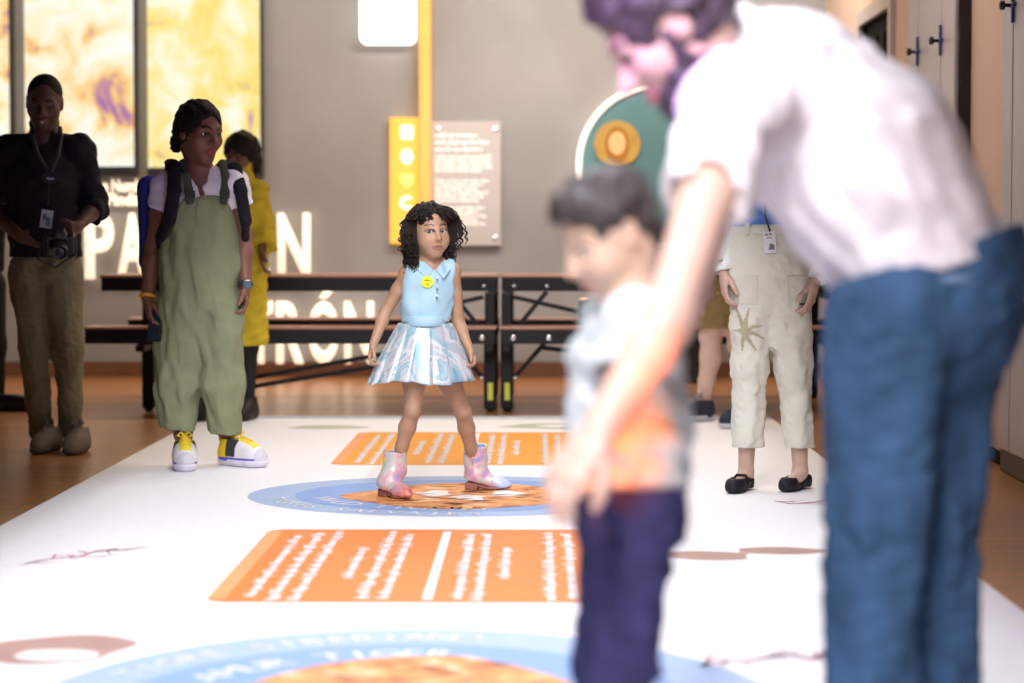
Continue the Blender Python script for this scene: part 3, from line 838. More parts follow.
def ring_text(txt, cx, cy, rx, ry, a0, a1, h, inward):
    """letters standing around an ellipse: points and faces"""
    n = len(txt); me_v = []; me_f = []
    for i, ch in enumerate(txt):
        if ch == ' ': continue
        t = a0 + (a1 - a0) * (i + .5) / n
        me, c = font_mesh(ch, .0); s = h / .72
        c = c - V3((c[:, 0].max() + c[:, 0].min()) / 2, .36, 0)
        o = V3(cx + rx * math.cos(t), cy + ry * math.sin(t), Z3); tan = nrm(V3(-rx * math.sin(t), ry * math.cos(t), 0)); nor = V3(tan[1], -tan[0], 0)
        if inward: u, v = tan, -nor
        else: u, v = -tan, nor
        P = o + np.outer(c[:, 0] * s, u) + np.outer(c[:, 1] * s, v); b = len(me_v)
        me_v += [tuple(p) for p in P]; me_f += [[b + k for k in p.vertices] for p in me.polygons]; bpy.data.meshes.remove(me)
    return me_v, me_f
def roundel(cx, cy, rx, ry, seed, t_in, t_out, a_in, a_out, inward, tiger):
    mm = MB(); P = ellp(cx, cy, rx, ry, 96); mm.add([(x, y, Z1) for x, y in P], [list(range(len(P)))])
    mm.add(*ring_text(t_in, cx, cy, rx * .66, ry * .66, *a_in, .086, inward)); mm.add(*ring_text(t_out, cx, cy, rx * .875, ry * .875, *a_out, .074, inward))
    p = mm.build('roundel', [M_blue1, M_proj_white], mapo)
    for i, pl in enumerate(p.data.polygons): pl.material_index = 0 if i == 0 else 1
    q = flat(ellp(cx, cy, rx * .78, ry * .78, 96), Z2, 'inner_disc', M_blue2, p)
    tx, ty, trx, try_ = tiger
    mm = MB(); r = random.Random(seed)
    P = ellp(tx, ty, trx, try_, 60, wob=.09, seed=seed); mm.add([(x, y, Z3) for x, y in P], [list(range(len(P)))])
    for k in range(16):
        a = r.uniform(0, 6.28); d = r.uniform(.25, .75); x, y = tx + trx * d * math.cos(a), ty + try_ * d * math.sin(a); t = r.uniform(-.6, .6); l = r.uniform(.03, .08); wd = .010
        u = V3(math.cos(t), math.sin(t), 0); v = V3(-u[1], u[0], 0); o = V3(x, y, Z4 + .0008)
        mm.add([o - u * l, o + v * wd, o + u * l, o - v * wd], [(0, 1, 2, 3)])
    for k in range(3):
        P = ellp(tx + trx * (-.25 + .33 * k), ty + try_ * (.15 - .35 * (k % 2)), trx * .15, try_ * .22, 16, wob=.22, seed=seed + k)
        mm.add([(x, y, Z4) for x, y in P], [list(range(len(P)))])
    tg = mm.build('tiger_picture', [M_tiger, M_stripe, M_proj_white], p)
    for i, pl in enumerate(tg.data.polygons): pl.material_index = 0 if i == 0 else (1 if i <= 16 else 2)
D = math.radians
roundel(-.29, 8.50, .83, .67, 5, 'WILD TIGERS', 'TIGRES SALVAJES', (D(196), D(282)), (D(190), D(278)), True, (-.29, 8.47, .42, .40))
roundel(-.29, 4.58, .83, .99, 8, 'AMUR TIGER', 'TIGRE SIBERIANO', (D(150), D(80)), (D(155), D(78)), False, (-.29, 4.58, .37, .66))
# land patches and twigs
flat(ellp(X(48, 660), 5.28, .17, .20, 40, wob=.1, seed=2), Z1 + .0002, 'land_patch', M_land, mapo)
flat(ellp(X(48, 664), 5.20, .10, .07, 30, wob=.05, seed=3), Z2 + .0002, 'lake', M_map, mapo)
flat(ellp(X(706, 557), gr(700, 557)[1], .145, .10, 40, wob=.1, seed=6), Z1, 'land_patch', M_land, mapo)
flat(ellp(X(781, 552), gr(781, 552)[1], .150, .075, 40, wob=.1, seed=7), Z1, 'land_patch', M_land, mapo)
flat(ellp(X(328, 428), gr(328, 428)[1], .20, .13, 40, wob=.1, seed=9), Z1, 'land_patch', M_landg, mapo)
flat(ellp(X(560, 427), gr(560, 427)[1], .30, .17, 40, wob=.12, seed=10), Z1, 'land_patch', M_landg, mapo)
flat(ellp(X(560, 427), gr(560, 427)[1], .12, .07, 30, wob=.1, seed=11), Z2, 'lake', M_map, mapo)
def twig(pts, seed, spread):
    m = MB(); r = random.Random(seed)
    def strip(p, q, w0, w1):
        p, q = np.asarray(p, float), np.asarray(q, float); d = nrm(q - p); n = V3(-d[1], d[0], 0)
        m.add([p + n * w0, p - n * w0, q - n * w1, q + n * w1], [(0, 1, 2, 3)])
    P = [gr(*p) + V3(0, 0, Z1) for p in pts]
    for i in range(len(P) - 1):
        strip(P[i], P[i + 1], .008, .007)
        for k in range(2):
            o = P[i] + (P[i + 1] - P[i]) * r.uniform(.2, 1); e_ = o + V3(r.uniform(-.05, .12), r.uniform(-spread, spread), 0)
            strip(o, e_, .006, .003); strip(o + (e_ - o) * .6, e_ + V3(.04, r.uniform(-.1, .1), 0), .004, .002)
    m.build('twig_drawing', M_twig, mapo)
twig([(26, 565), (45, 561), (62, 559), (80, 558), (98, 552), (118, 550)], 3, .10)
twig([(700, 668), (722, 662), (742, 664), (768, 660), (790, 656), (812, 662), (832, 655)], 4, .14)
twig([(775, 502), (790, 505), (815, 503), (830, 500)], 6, .05)

# ------------------------------------------------------------------ lamps
def area(name, loc, target, sx, sy, power, col, spread=180):
    l = bpy.data.lights.new(name, 'AREA'); l.shape = 'RECTANGLE'; l.size = sx; l.size_y = sy; l.energy = power; l.color = col; l.spread = math.radians(spread)
    o = bpy.data.objects.new(name, l); COL.objects.link(o); o.location = loc
    d = Vector(target) - Vector(loc); o.rotation_euler = d.to_track_quat('-Z', 'Y').to_euler(); return o
def spot(name, loc, target, power, col, ang, blend=.3, r=.05):
    l = bpy.data.lights.new(name, 'SPOT'); l.energy = power; l.color = col; l.spot_size = math.radians(ang); l.spot_blend = blend; l.shadow_soft_size = r
    o = bpy.data.objects.new(name, l); COL.objects.link(o); o.location = loc
    d = Vector(target) - Vector(loc); o.rotation_euler = d.to_track_quat('-Z', 'Y').to_euler(); return o
CX = (MX0 + MX1) / 2
# area lamps stand in for the projectors; an added unseen baffle clips them
HZ = 3.16
bw = .988 * .30 * (MX1 - MX0) / 2 / HZ
ch = MB()
for sx in (-1, 1): ch.box((CX + sx * (bw + .01) - .01, -.5, HZ - .30), (CX + sx * (bw + .01) + .01, 12.45, HZ + .12))
ch.box((CX - bw - .02, -.5, HZ + .10), (CX + bw + .02, 12.45, HZ + .12)); ch.box((CX - bw, 12.43, HZ - .3), (CX + bw, 12.45, HZ + .1)); ch.box((CX - bw, -.5, HZ - .3), (CX + bw, -.48, HZ + .1))
ch.box((CX - .02, 6, HZ + .12), (CX + .02, 6.04, ZC)); ch.box((CX - .02, 10, HZ + .12), (CX + .02, 10.04, ZC))
tag(ch.build('light_baffle', M_black), 'long unseen black baffle added over the floor map to clip the light', 'light baffle')
def projector_stand_in(y0, y1, power, col):
    l = bpy.data.lights.new('projector_stand_in', 'AREA'); l.shape = 'RECTANGLE'; l.size = .035; l.size_y = y1 - y0; l.energy = power; l.color = col
    o = bpy.data.objects.new('projector_stand_in', l); COL.objects.link(o); o.location = (CX, (y0 + y1) / 2, HZ)
projector_stand_in(6.2, 12.3, 78, (.90, .94, 1.0))
projector_stand_in(2.3, 6.2, 46, (.95, .80, 1.0))
projector_stand_in(-.3, 2.2, 75, (1.0, .92, 1.0))
def tilted_lamp(y, power, col, tilt):
    l = bpy.data.lights.new('projector_white', 'AREA'); l.shape = 'RECTANGLE'; l.size = .03; l.size_y = .28; l.energy = power; l.color = col
    o = bpy.data.objects.new('projector_white', l); COL.objects.link(o); o.location = (CX, y, HZ + .01); o.rotation_euler = (math.radians(tilt), 0, 0)
for y_ in (-.1, .55, 1.2, 1.85): tilted_lamp(y_, 50, (1.0, .93, 1.0), 42)
for y_ in (3.9, 4.6, 5.3): tilted_lamp(y_, 44, (.93, .97, 1.0), 48)
# purple and orange beams of the projectors
spot('projector_purple', (-1.5, 1.6, 2.9), at(650, 45, 3.9), 760, (.60, .26, 1.0), 7.6, .6)
spot('projector_orange', (1.8, 1.0, 2.75), at(608, 464, 3.62), 3000, (1.0, .17, .015), 2.4, .5)
spot('purple_face_fill', (CX, 5.0, 3.0), at(130, 125, 9.7), 110, (.62, .30, .95), 15, .6)  # added purple fill on the left faces, in place of bounce from below
# house lights
area('wall_washer', (-2.2, 13.6, 3.55), (-2.2, 15.8, 1.2), 6, .3, 56, (1, .96, .93))
area('wall_washer', (.9, 13.8, 3.55), (.9, 15.8, 1.9), 2.4, .3, 62, (1, .96, .93))
area('floor_washer', (-1.0, 14.2, 3.6), (-1.0, 13.6, 0), 6, .5, 110, (1, .70, .42))
area('side_lamp', (1.2, 10.3, 3.55), (1.95, 10.3, .6), .3, 5, 78, (1, .82, .72))
W = bpy.data.worlds.new('room_world'); SC.world = W; W.use_nodes = True
W.node_tree.nodes['Background'].inputs[0].default_value = (.30, .26, .34, 1); W.node_tree.nodes['Background'].inputs[1].default_value = .07
SC.view_settings.view_transform = 'Standard'; SC.view_settings.look = 'None'; SC.view_settings.exposure = 0; SC.view_settings.gamma = 1; SC.view_settings.use_curve_mapping = False
# ------------------------------------------------------------------ the girl
def skin(name, col, rough=.5): return mat(name, col, rough, var=.05, scale=25, attr=True, bump=.04, bscale=220, sss=.06)
def hair_mat(name, col, rough=.45): return mat(name, col, rough, var=.25, scale=90, bump=.5, bscale=140)
def cloth(name, col, rough=.85, bump=.2, var=.06): return mat(name, col, rough, var=var, scale=9, bump=bump, bscale=160, spec=.2)
M_skin = skin('skin', (1, 1, 1))
Rw = lambda yaw: basis(yaw)
Z = V3(0, 0, 1)

D0 = 8.45
J = lambda x, y, d=0: at(x, y, D0 + d)
girl = empty('person', (J(430, 500)[0], D0, 0), 'small girl in a blue-lit dress and pastel cowboy boots stepping across a blue circle', 'person')
c = J(430.0, 231.5, -.02); Rh = basis(24, -3, -2); s = .87; Rb = basis(12); fr = Rb[:, 1]
sa, sb = J(408.5, 273, .01), J(452, 271, .02)
ea, wa, eb, wb = J(386, 311, .02), J(373, 345, -.04), J(458.5, 322, .05), J(469, 348, -.0)
pel, che, nb = J(425, 345), J(428, 288), J(431, 263, .02)
ha, ka, aa = J(416, 350, -.02), J(412.5, 411, -.04), J(397.5, 462, -.0)
hb, kb, ab = J(436, 350, .02), J(463, 412, .09), J(474.5, 462, .22)
lo, hi = bounds(c, wa, wb, ka, kb, pad=.2); lo[2] = .05; hi[2] = c[2] + .16
F = Field(lo, hi, .0032)
head(F, c, Rh, s, True, .78, neck=nb, rn=.040)
trunk(F, pel, che, nb, sa, sb, fr, .6, sh=.052)
for S, E_, W in ((sa, ea, wa), (sb, eb, wb)): arm(F, S, E_, W, .61, .015)
hand(F, wa, J(367, 368, -.06) - wa, -Rb[:, 0] + fr * .2, fr, .60, .75, .5)
hand(F, wb, J(476, 368, -.02) - wb, Rb[:, 0] + fr * .2, fr, .60, .8, .5)
leg(F, ha, ka, aa, .60, .02, -fr); leg(F, hb, kb, ab, .60, .02, -fr)
F.build('body', M_skin, girl, head_colours((.46, .27, .165), (.36, .15, .115), (.10, .055, .035), c, Rh, s, True))
eyes(girl, c, Rh, s, V3(.12, -1, -.03), kid=True)
# curly hair: a close cap and corkscrew strands
M_curl = mat('hair_dark_curls', (.016, .010, .007), .62, var=.35, scale=60, spec=.25)
q = lambda *l: c + Rh @ (V3(*l) * s)
F = Field(c - .17, c + .17, .004)
F.ell(q(0, -.022, .040), V3(.083, .098, .091) * s, Rh, .02); F.ell(q(0, -.07, -.05), V3(.086, .046, .105) * s, Rh, .03)
F.ell(q(0, .088, -.03), V3(.060, .075, .095) * s, Rh, .012, '-'); F.ell(q(0, .02, -.075), V3(.058, .1, .05) * s, Rh, .012, '-')
F.ripple(.007, 230, 3); hair = F.build('hair', M_curl, girl)
rnd = random.Random(4); m = MB()
for i in range(460):
    th = rnd.uniform(-PI, PI); ph = rnd.uniform(-.25, 1.45)
    l = V3(.080 * math.sin(th) * math.cos(ph), -.02 + .098 * math.cos(th) * math.cos(ph), .042 + .085 * math.sin(ph))
    front = l[1] > .012
    if l[1] > .03 and l[2] < .075: continue
    side = math.copysign(1, l[0] if abs(l[0]) > .012 else rnd.uniform(-1, 1))
    out = nrm(V3(l[0] + (side * .06 if front else 0), l[1] + .01 if not front else .02, 0))
    end = -rnd.uniform(.10, .185) if not front else -rnd.uniform(-.01, .10)
    L = max(l[2] - end, .03); n = 64; pts = []; a0 = rnd.uniform(0, 6.28); rr = rnd.uniform(.0055, .0100); tw = rnd.choice((-1, 1)) * L * rnd.uniform(130, 240)
    u = nrm(np.cross(out, V3(0, 0, 1))); flare = rnd.uniform(.008, .034)
    for k in range(n):
        t = k / (n - 1)
        p = l + out * (.006 + flare * math.sin(min(t * 2.2, 1) * PI / 2) + (.055 * min(t * 1.8, 1) if front else 0)) + V3(0, 0, .014 * math.sin(min(t * 2, 1) * PI) - L * t ** 1.2)
        a = a0 + tw * t
        p = p + u * rr * math.cos(a) * (.4 + t * .8) + out * rr * math.sin(a) * (.4 + t * .8)
        # strands lie outside the face and behind it
        if p[2] < .058 and p[1] > -.01:
            lim = .073 if p[2] > -.05 else .066
            if abs(p[0]) < lim: p[0] = side * (lim + .004 * math.sin(a))
            p[1] = min(p[1], .022)
        pts.append(q(*p))
    m.tube(pts, [.0017 + .0012 * math.sin(PI * k / (n - 1)) for k in range(n)], 5)
for i in range(26):   # curls falling over the left temple
    x0 = rnd.uniform(-.062, -.004) if i < 18 else rnd.uniform(.03, .06); n = 40; pts = []; a0 = rnd.uniform(0, 6.28); L = rnd.uniform(.03, .06) if i < 18 else rnd.uniform(.02, .035)
    for k in range(n):
        t = k / (n - 1); z_ = .108 - L * t; y_ = .092 * math.sqrt(max(1 - (x0 / .088) ** 2 - ((z_ - .036) / .105) ** 2, .02)) + .004
        a = a0 + 15 * t; pts.append(q(x0 - .012 * t + .006 * math.cos(a), y_ - .006 + .005 * math.sin(a), z_))
    m.tube(pts, .0022, 5)
m.build('curls', M_curl, hair, True)
MB().sphere(q(-.079, .0, -.034), .0065, 12, 8).build('earring', mat('silver', (.8, .82, .85), .15, 1, var=0), girl, True)

# dress
M_dress = cloth('dress_projected_blue', (.42, .63, .75), .7)  # blue of the projected light is painted into the dress colour
W1 = J(425.5, 322)
F = Field(W1 + V3(-.2, -.16, -.03), V3(W1[0] + .22, W1[1] + .16, nb[2] + .06), .0035)
F.chain([W1 - V3(0, 0, .02), J(427, 300), che + V3(0, 0, .01)], [.094, .095, .100], .03, fr, 1.32)
for S in (sa, sb): F.cone(che + (S - che) * .4, S + (nb - S) * .22, .068, .042, .03, fr, 1.25)
for S in (sa, sb): F.cone(nb, S + (nb - S) * .16, .044, .042, .02)
F.cone(nb - V3(0, 0, .02), nb + V3(0, 0, .1), .041, .05, .01, op='-'); F.ell(nb + fr * .045 + V3(0, 0, .0), (.035, .035, .035), None, .01, '-')
for S, E_ in ((sa, ea), (sb, eb)): F.cone(S + (S - nb) * .34 + Z * .012, S + (E_ - S) * .42 + (S - nb) * .20, .040, .046, .008, op='-')
F.ripple(.004, 75, 3)
F.cut(W1, V3(0, 0, -1))
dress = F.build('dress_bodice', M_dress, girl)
Rr = Rb[:, 0]; m = MB(); K = lambda l, f_, u: nb + Rr * l + fr * f_ + Z * u
for sg in (-1, 1):
    t_ = nrm(fr * .7 + Z * .6 + Rr * sg * .25) * .007
    m.prism([K(sg * .043, .012, .024), K(sg * .026, .056, -.006), K(sg * .004, .074, -.028), K(sg * .033, .094, -.062), K(sg * .064, .066, -.026), K(sg * .068, .026, .000)], t_)
    m.prism([K(sg * .043, .012, .024), K(sg * .068, .026, .000), K(sg * .062, -.03, .006), K(sg * .040, -.034, .030)], Z * .006)
m.prism([K(-.040, -.034, .030), K(-.062, -.03, .006), K(0, -.062, .012), K(.062, -.03, .006), K(.040, -.034, .030), K(0, -.046, .034)], -fr * .006)
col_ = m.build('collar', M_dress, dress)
md = col_.modifiers.new('soft', 'BEVEL'); md.width = .003; md.segments = 2
m = MB().lathe(J(425.4, 320.2) - V3(0, 0, .02), [(.102, -.001), (.106, .004), (.106, .032), (.098, .038)], 64, (0, 0, 1), 1, 1 / 1.28)
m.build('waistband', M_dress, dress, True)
M_btn = mat('button_pale', (.60, .78, .88), .3, var=0)
for py in (277, 286, 295):
    p = J(438, py); p[1] = che[1]; 
    p = p + V3(0, -.088, 0); MB().lathe(p, [(.006, -.004), (.006, .002), (.004, .0035)], 14, fr).build('button', M_btn, dress, True)
# round yellow sticker with two lines of marks
p = J(428.5, 281.5); p[1] = che[1] - .083
M_stk = mat('sticker_yellow', (.72, .88, .03), .5, var=0); fx, fy, fz = frame(fr)
stk = MB().lathe(p, [(.0225, -.006), (.0225, .0015)], 32, fr).build('sticker', M_stk, dress)
m = MB(); rt = -Rb[:, 0]
glyph_row(m, p + fr * .0022 - rt * .012 + V3(0, 0, .004), rt, (0, 0, 1), .026, .005, 3); glyph_row(m, p + fr * .0022 - rt * .005 + V3(0, 0, -.010), rt, (0, 0, 1), .012, .006, 5)
m.build('sticker_text', M_blackplastic, stk)
# pleated shiny skirt
def holo(name):
    m = ramp_mat(name, [(0, (.20, .40, .54)), (.22, (.40, .62, .72)), (.40, (.62, .60, .66)), (.5, (.80, .84, .86)), (.62, (.34, .52, .64)), (.78, (.52, .70, .77)), (1, (.70, .62, .58))], 5.5, 2.0, .34, .25, distort=2.6, stretch=(1.2, 1.2, .8), coat=.3, contrast=(.28, .72))
    return m
M_skirt = holo('skirt_iridescent')
top = J(425.4, 323.5); bot = J(421.5, 381); vs = []; fs = []; NS, NR = 360, 26
for i in range(NR):
    t = i / (NR - 1); cc = top + (bot - top) * t
    rx = .101 + (.198 - .101) * (t ** .85); ry = .079 + (.150 - .079) * (t ** .85)
    for k in range(NS):
        a = 2 * PI * k / NS; ph = (a * 15 / (2 * PI)) % 1.0
        saw = (ph / .82 if ph < .82 else (1 - ph) / .18) - .5
        w_ = 1 + (.012 + .085 * t) * saw + .02 * t * math.sin(3 * a + 1) + .015 * t * math.sin(5 * a)
        vs.append(cc + Rb[:, 0] * rx * w_ * math.cos(a) + fr * ry * w_ * math.sin(a) + V3(0, 0, -.008 * t * math.sin(4 * a + .6) - .006 * t * saw))
for i in range(NR - 1):
    for k in range(NS): fs.append([i * NS + k, i * NS + (k + 1) % NS, (i + 1) * NS + (k + 1) % NS, (i + 1) * NS + k])
o = link('skirt', np_mesh('skirt', np.array(vs), np.array(fs)), M_skirt, girl); md = o.modifiers.new('thick', 'SOLIDIFY'); md.thickness = .003
# cowboy boots
M_boot = ramp_mat('boot_pastel', [(0, (.30, .36, .75)), (.25, (.62, .38, .62)), (.45, (.80, .48, .52)), (.58, (.75, .66, .58)), (.72, (.48, .66, .70)), (1, (.74, .50, .70))], 11, 3, .38, .15, distort=1.2, coat=.2, contrast=(.25, .75))
M_boot2 = ramp_mat('boot_coral', [(0, (.62, .16, .14)), (.5, (.72, .26, .22)), (1, (.66, .34, .44))], 14, 3, .4, .1, distort=1)
M_boot3 = ramp_mat('boot_sky', [(0, (.40, .48, .80)), (.5, (.56, .66, .90)), (1, (.70, .62, .80))], 14, 3, .4, .1, distort=1)
M_sole = mat('boot_sole', (.34, .14, .12), .6); M_lining = mat('boot_lining_blue', (.12, .22, .60), .6); M_gold_stud = mat('stud_gold', (.75, .50, .15), .3, .8, var=0)
def boot(heel, toe, ank, topc, m_toe):
    heel = heel.copy(); toe = toe.copy(); heel[2] = toe[2] = .0045; f = nrm(toe - heel); r = np.cross(f, Z); L = .178
    P = lambda a, b, z: heel + f * a + r * b + Z * (z)
    lo, hi = bounds(heel, toe, topc, pad=.08); lo[2] = 0
    def fld(): return Field(lo, hi, .003)
    B = fld()
    B.cone(topc + nrm(topc - ank) * .012, ank + (topc - ank) * .25, .0465, .043, .02, r, 1.0); B.cone(ank + (topc - ank) * .25, P(.045, 0, .062), .043, .038, .025)
    B.cone(P(.030, 0, .050), P(.045, 0, .062), .030, .036, .02)
    B.cone(P(.045, 0, .055), P(.115, 0, .034), .035, .025, .03, r, .95); B.chain([P(.11, 0, .032), P(.15, 0, .024), P(.178, 0, .020)], [.029, .023, .010], .02, Z, 1.25)
    ax = nrm(topc - ank); B.cut(topc + ax * .012, ax)
    for sg in (-1, 1): B.cone(topc + r * .10 * sg * 0 + f * .05 * sg + ax * .022, topc - f * 0 + ax * .03, .02, .02, .01, op='-')
    B.cone(topc - ax * .012, topc + ax * .08, .038, .042, .004, op='-')
    B.cut(P(.07, 0, .026), nrm(V3(0,0,-1) - f * .28)); B.cut(P(0, 0, .010), -Z)
    b = B.build('boot', M_boot, girl)
    T = fld(); T.chain([P(.098, 0, .034), P(.12, 0, .031), P(.15, 0, .024), P(.178, 0, .020)], [.0285, .030, .0245, .0115], .02, Z, 1.22); T.cut(P(0, 0, .012), -Z); T.cut(P(.108, 0, 0), -nrm(f + Z * .5)); T.ripple(.002, 120, 8)
    T.build('toe_cap', m_toe, b)
    S = fld(); S.rbox(P(.030, 0, .016), (.027, .026, .0165), np.stack([r, f, Z], 1), .008, 0)
    S.chain([P(.05, 0, .024), P(.085, 0, .012), P(.12, 0, .0085), P(.172, 0, .0105)], [.022, .024, .031, .012], .01, Z, 3.6)
    S.cut(P(0, 0, .0006), -Z)
    S.build('sole', M_sole, b)
    m = MB()
    for k in range(3): m.sphere(P(.052 + .004 * k, -.0385 + .001 * k, .085 + .018 * k), .004, 10, 6)
    m.tube([P(.035, .036, .055), topc + r * .045 - ax * .004], .0025, 6); m.tube([P(.035, -.036, .055), topc - r * .045 - ax * .004], .0025, 6)
    m.build('stitching', M_gold_stud, b, True)
    MB().lathe(topc - ax * .008, [(.0385, -.004), (.043, .004), (.040, .008)], 32, ax).build('lining', M_lining, b, True)
boot(gr(382, 497), gr(416, 502.5), J(394.5, 475, .01), J(395, 453, .0), M_boot2)
boot(gr(465, 490.5), gr(512, 491.5), J(475.5, 465, .235), J(475.5, 448, .225), M_boot3)
# ------------------------------------------------------------------ woman in overalls
D0 = 9.55
wom = empty('person', (J(205, 470)[0], D0, 0), 'woman in green overalls and a white shirt with yellow and blue trainers', 'person')
c = J(199.5, 133); Rh = basis(44, -9, 2); s = 1.10; Rb = basis(18); fr = Rb[:, 1]; Rr = Rb[:, 0]
sa, sb = J(167, 187, .03), J(233, 185, -.02)
ea, wa, eb, wb = J(154, 246, .06), J(147.5, 298, -.02), J(243, 238, .06), J(245.5, 285, .0)
pel, che, nb = J(199, 300), J(202, 214), J(198, 172, .03)
ha, ka, aa = J(183, 310), J(179, 390), J(185, 450, .02)
hb, kb, ab = J(217, 310), J(224, 388), J(228, 446, .10)
lo, hi = bounds(c, wa, wb, ka, kb, pad=.22); lo[2] = .04; hi[2] = c[2] + .2
F = Field(lo, hi, .004)
head(F, c, Rh, s, False, 1.15, neck=nb, rn=.052)
trunk(F, pel, che, nb, sa, sb, fr, .9)
for S, E_, W in ((sa, ea, wa), (sb, eb, wb)): arm(F, S, E_, W, 1.08)
hand(F, wa, J(151, 330, -.05) - wa, Rr * -1, fr, .95, .55, .7)
hand(F, wb, J(246, 320, -.03) - wb, Rr * 1, fr, .95, .6, .7)
leg(F, ha, ka, aa, .98, .03, -fr); leg(F, hb, kb, ab, .98, .03, -fr)
F.build('body', M_skin, wom, head_colours((.20, .088, .052), (.25, .045, .042), (.012, .008, .007), c, Rh, s))
eyes(wom, c, Rh, s, nrm(V3(.75, -.62, -.22)))
M_hairb = mat('hair_black', (.010, .007, .006), .65, var=.25, scale=90, bump=.5, bscale=140, spec=.2)
q = lambda *l: c + Rh @ (V3(*l) * s)
F = Field(c - .2, c + .2, .004)
skull_cap(F, c, Rh, s, .012)
F.ell(q(0, .108, -.022), V3(.069, .082, .106) * s, Rh, .012, '-'); F.ell(q(0, .02, -.085), V3(.075, .1, .055) * s, Rh, .01, '-')
F.ell(q(0, -.10, -.045), V3(.045, .03, .04), Rh, .02)
for i in range(26):
    a = i * 2.4; F.ell(q(.04 * math.cos(a), -.105 - .012 * (i % 4), -.045 + .04 * math.sin(a)), (.013, .013, .013), None, .006)
F.ripple(.0025, 150, 7)
F.build('hair', M_hairb, wom)
# white v-neck shirt
M_wht = cloth('shirt_white', (.80, .77, .80))
F = Field(*[V3(*b) for b in (bounds(sa, sb, J(200, 270), pad=.2))], .0045)
trunk(F, J(199, 285), che, nb, sa, sb, fr, 1.0, .05, .158, .148, .160, 1.32, .066)
for S, E_ in ((sa, ea), (sb, eb)):
    e1 = S + (E_ - S) * .36; F.cone(S, e1, .070, .069, .03, fb=True); F.cone(e1 - (e1 - S) * .04, e1 + (e1 - S) * .5, .056, .056, .004, op='-')
F.ripple(.005, 75, 5)
F.cone(nb - Z * .03, nb + Z * .15, .068, .085, .01, op='-')
F.cone(nb + fr * .03, nb + fr * .13 - Z * .125, .058, .012, .015, op='-')
F.cut(J(199, 280), -Z)
F.build('shirt', M_wht, wom)
# overalls
M_ov = cloth('overalls_olive', (.255, .275, .16), .9, .35, .1)
lo, hi = bounds(ha, hb, ka, kb, J(176, 429), J(215, 190), pad=.22)
RBW = np.stack([Rr, fr, Z], 1)
F = Field(lo, hi, .0045)
trunk(F, pel, che, nb, sa, sb, fr, 1.0, .05, .176, .170, .172, 1.28, .03)
for H, K, Hm, r0, r1, r2 in ((J(180, 312), J(178, 385), J(177, 429, .02), .112, .094, .077), (J(219, 312), J(222, 382), J(225, 425, .06), .112, .092, .072)):
    F.cone(H, K, r0, r1, .03); F.cone(K, Hm - Z * .06, r1, r2, .03)
# the bib stands between the straps
T = lambda l, f_, u: che + Rr * l + fr * f_ + Z * u
for sg in (-1, 1):
    p1, p2 = T(sg * .088, 0, .076), T(sg * .185, 0, -.13); n_ = np.cross(fr, p2 - p1); n_ = n_ if n_ @ Rr * sg > 0 else -n_
    F.cut(p1, n_, V3(lo[0], lo[1], p2[2] - .02), hi)
F.cut(T(0, 0, .076), Z); F.cut(J(176, 429.5), nrm(J(176, 429.5) - J(176, 429.5) + V3(-.10, 0, -1)))
FP = F.copy(.006)
F.ripple(.007, 48, 12, (1.3, 1.3, .35)); F.ripple(.003, 120, 13, (1.2, 1.2, .4))
ov = F.build('overalls', M_ov, wom)
M_strap = cloth('strap_dark_olive', (.06, .065, .05))
for sg in (1, -1):
    pts = [T(sg * .072, .125, .055), T(sg * .078, .128, .10), T(sg * .084, .115, .165), T(sg * .085, .04, .218), T(sg * .08, -.06, .20)]
    F = Field(*bounds(*pts, pad=.07), .004); F.chain(pts, [.019] * 5, .01, nrm(fr + Z * .5), 2.4)
    st = F.build('strap', M_strap, ov)
    MB().box((-.022, -.005, -.016), (.022, .005, .016), RBW, T(sg * .074, .142, .082), .003).build('buckle', M_blackplastic, st)
FP.inside_box(T(-.01, .12, .005), (.056, .09, .052), RBW); FP.ripple(.004, 100, 2)
FP.build('bib_pocket', M_ov, ov)
# wrist things
M_brc = mat('bracelet_orange', (.85, .35, .04), .5, var=.05)
MB().lathe(wa + (ea - wa) * .03, [(.031, -.008), (.036, -.006), (.036, .006), (.031, .008)], 28, ea - wa).build('bracelet', M_brc, wom, True)
M_wat = mat('watch_grey', (.03, .042, .05), .4)
wt = MB().lathe(wb + (eb - wb) * .02, [(.030, -.011), (.0335, -.010), (.0335, .010), (.030, .011)], 28, eb - wb).build('watch_band', M_wat, wom, True)
xx, yy, zz = frame(eb - wb, fr); MB().box((-.017, -.020, -.02), (.017, .020, .02), np.stack([xx, nrm(fr), nrm(eb - wb)], 1), wb + (eb - wb) * .02 + fr * .022, .005).build('watch_case', mat('watch_glass', (.10, .14, .17), .1, var=0), wt)
# trainers
def trainer_cols(heel, toe):
    f = nrm((toe - heel) * V3(1, 1, 0)); r = np.cross(f, Z)
    def fun(P):
        a = (P - heel) @ f / .27; z = P[:, 2]; b = (P - heel) @ r; C = np.tile(V3(.78, .76, .80), (len(P), 1))
        C[(z > .040) & (a < .36)] = (.80, .55, .02); C[(a > .40) & (a < .86) & (np.abs(b) < .028)] = (.85, .66, .05)
        C[(a > .30) & (a < .52) & (np.abs(b) > .026) & (z > .05)] = (.04, .04, .05); C[(z < .044) & (z > .028) & (a > .10) & (a < .9)] = (.07, .07, .50); C[a < .06] = (.10, .10, .55); C[a > .9] = (.62, .60, .66)
        return C
    return fun
M_trn = mat('trainer_upper', (1, 1, 1), .6, var=.05, attr=True); M_trs = mat('trainer_sole', (.74, .70, .80), .6); M_lace = mat('lace_yellow', (.88, .62, .03), .7)
h_, t_ = gr(183, 460), gr(186, 473); h_ = t_ + nrm(h_ - t_) * .262
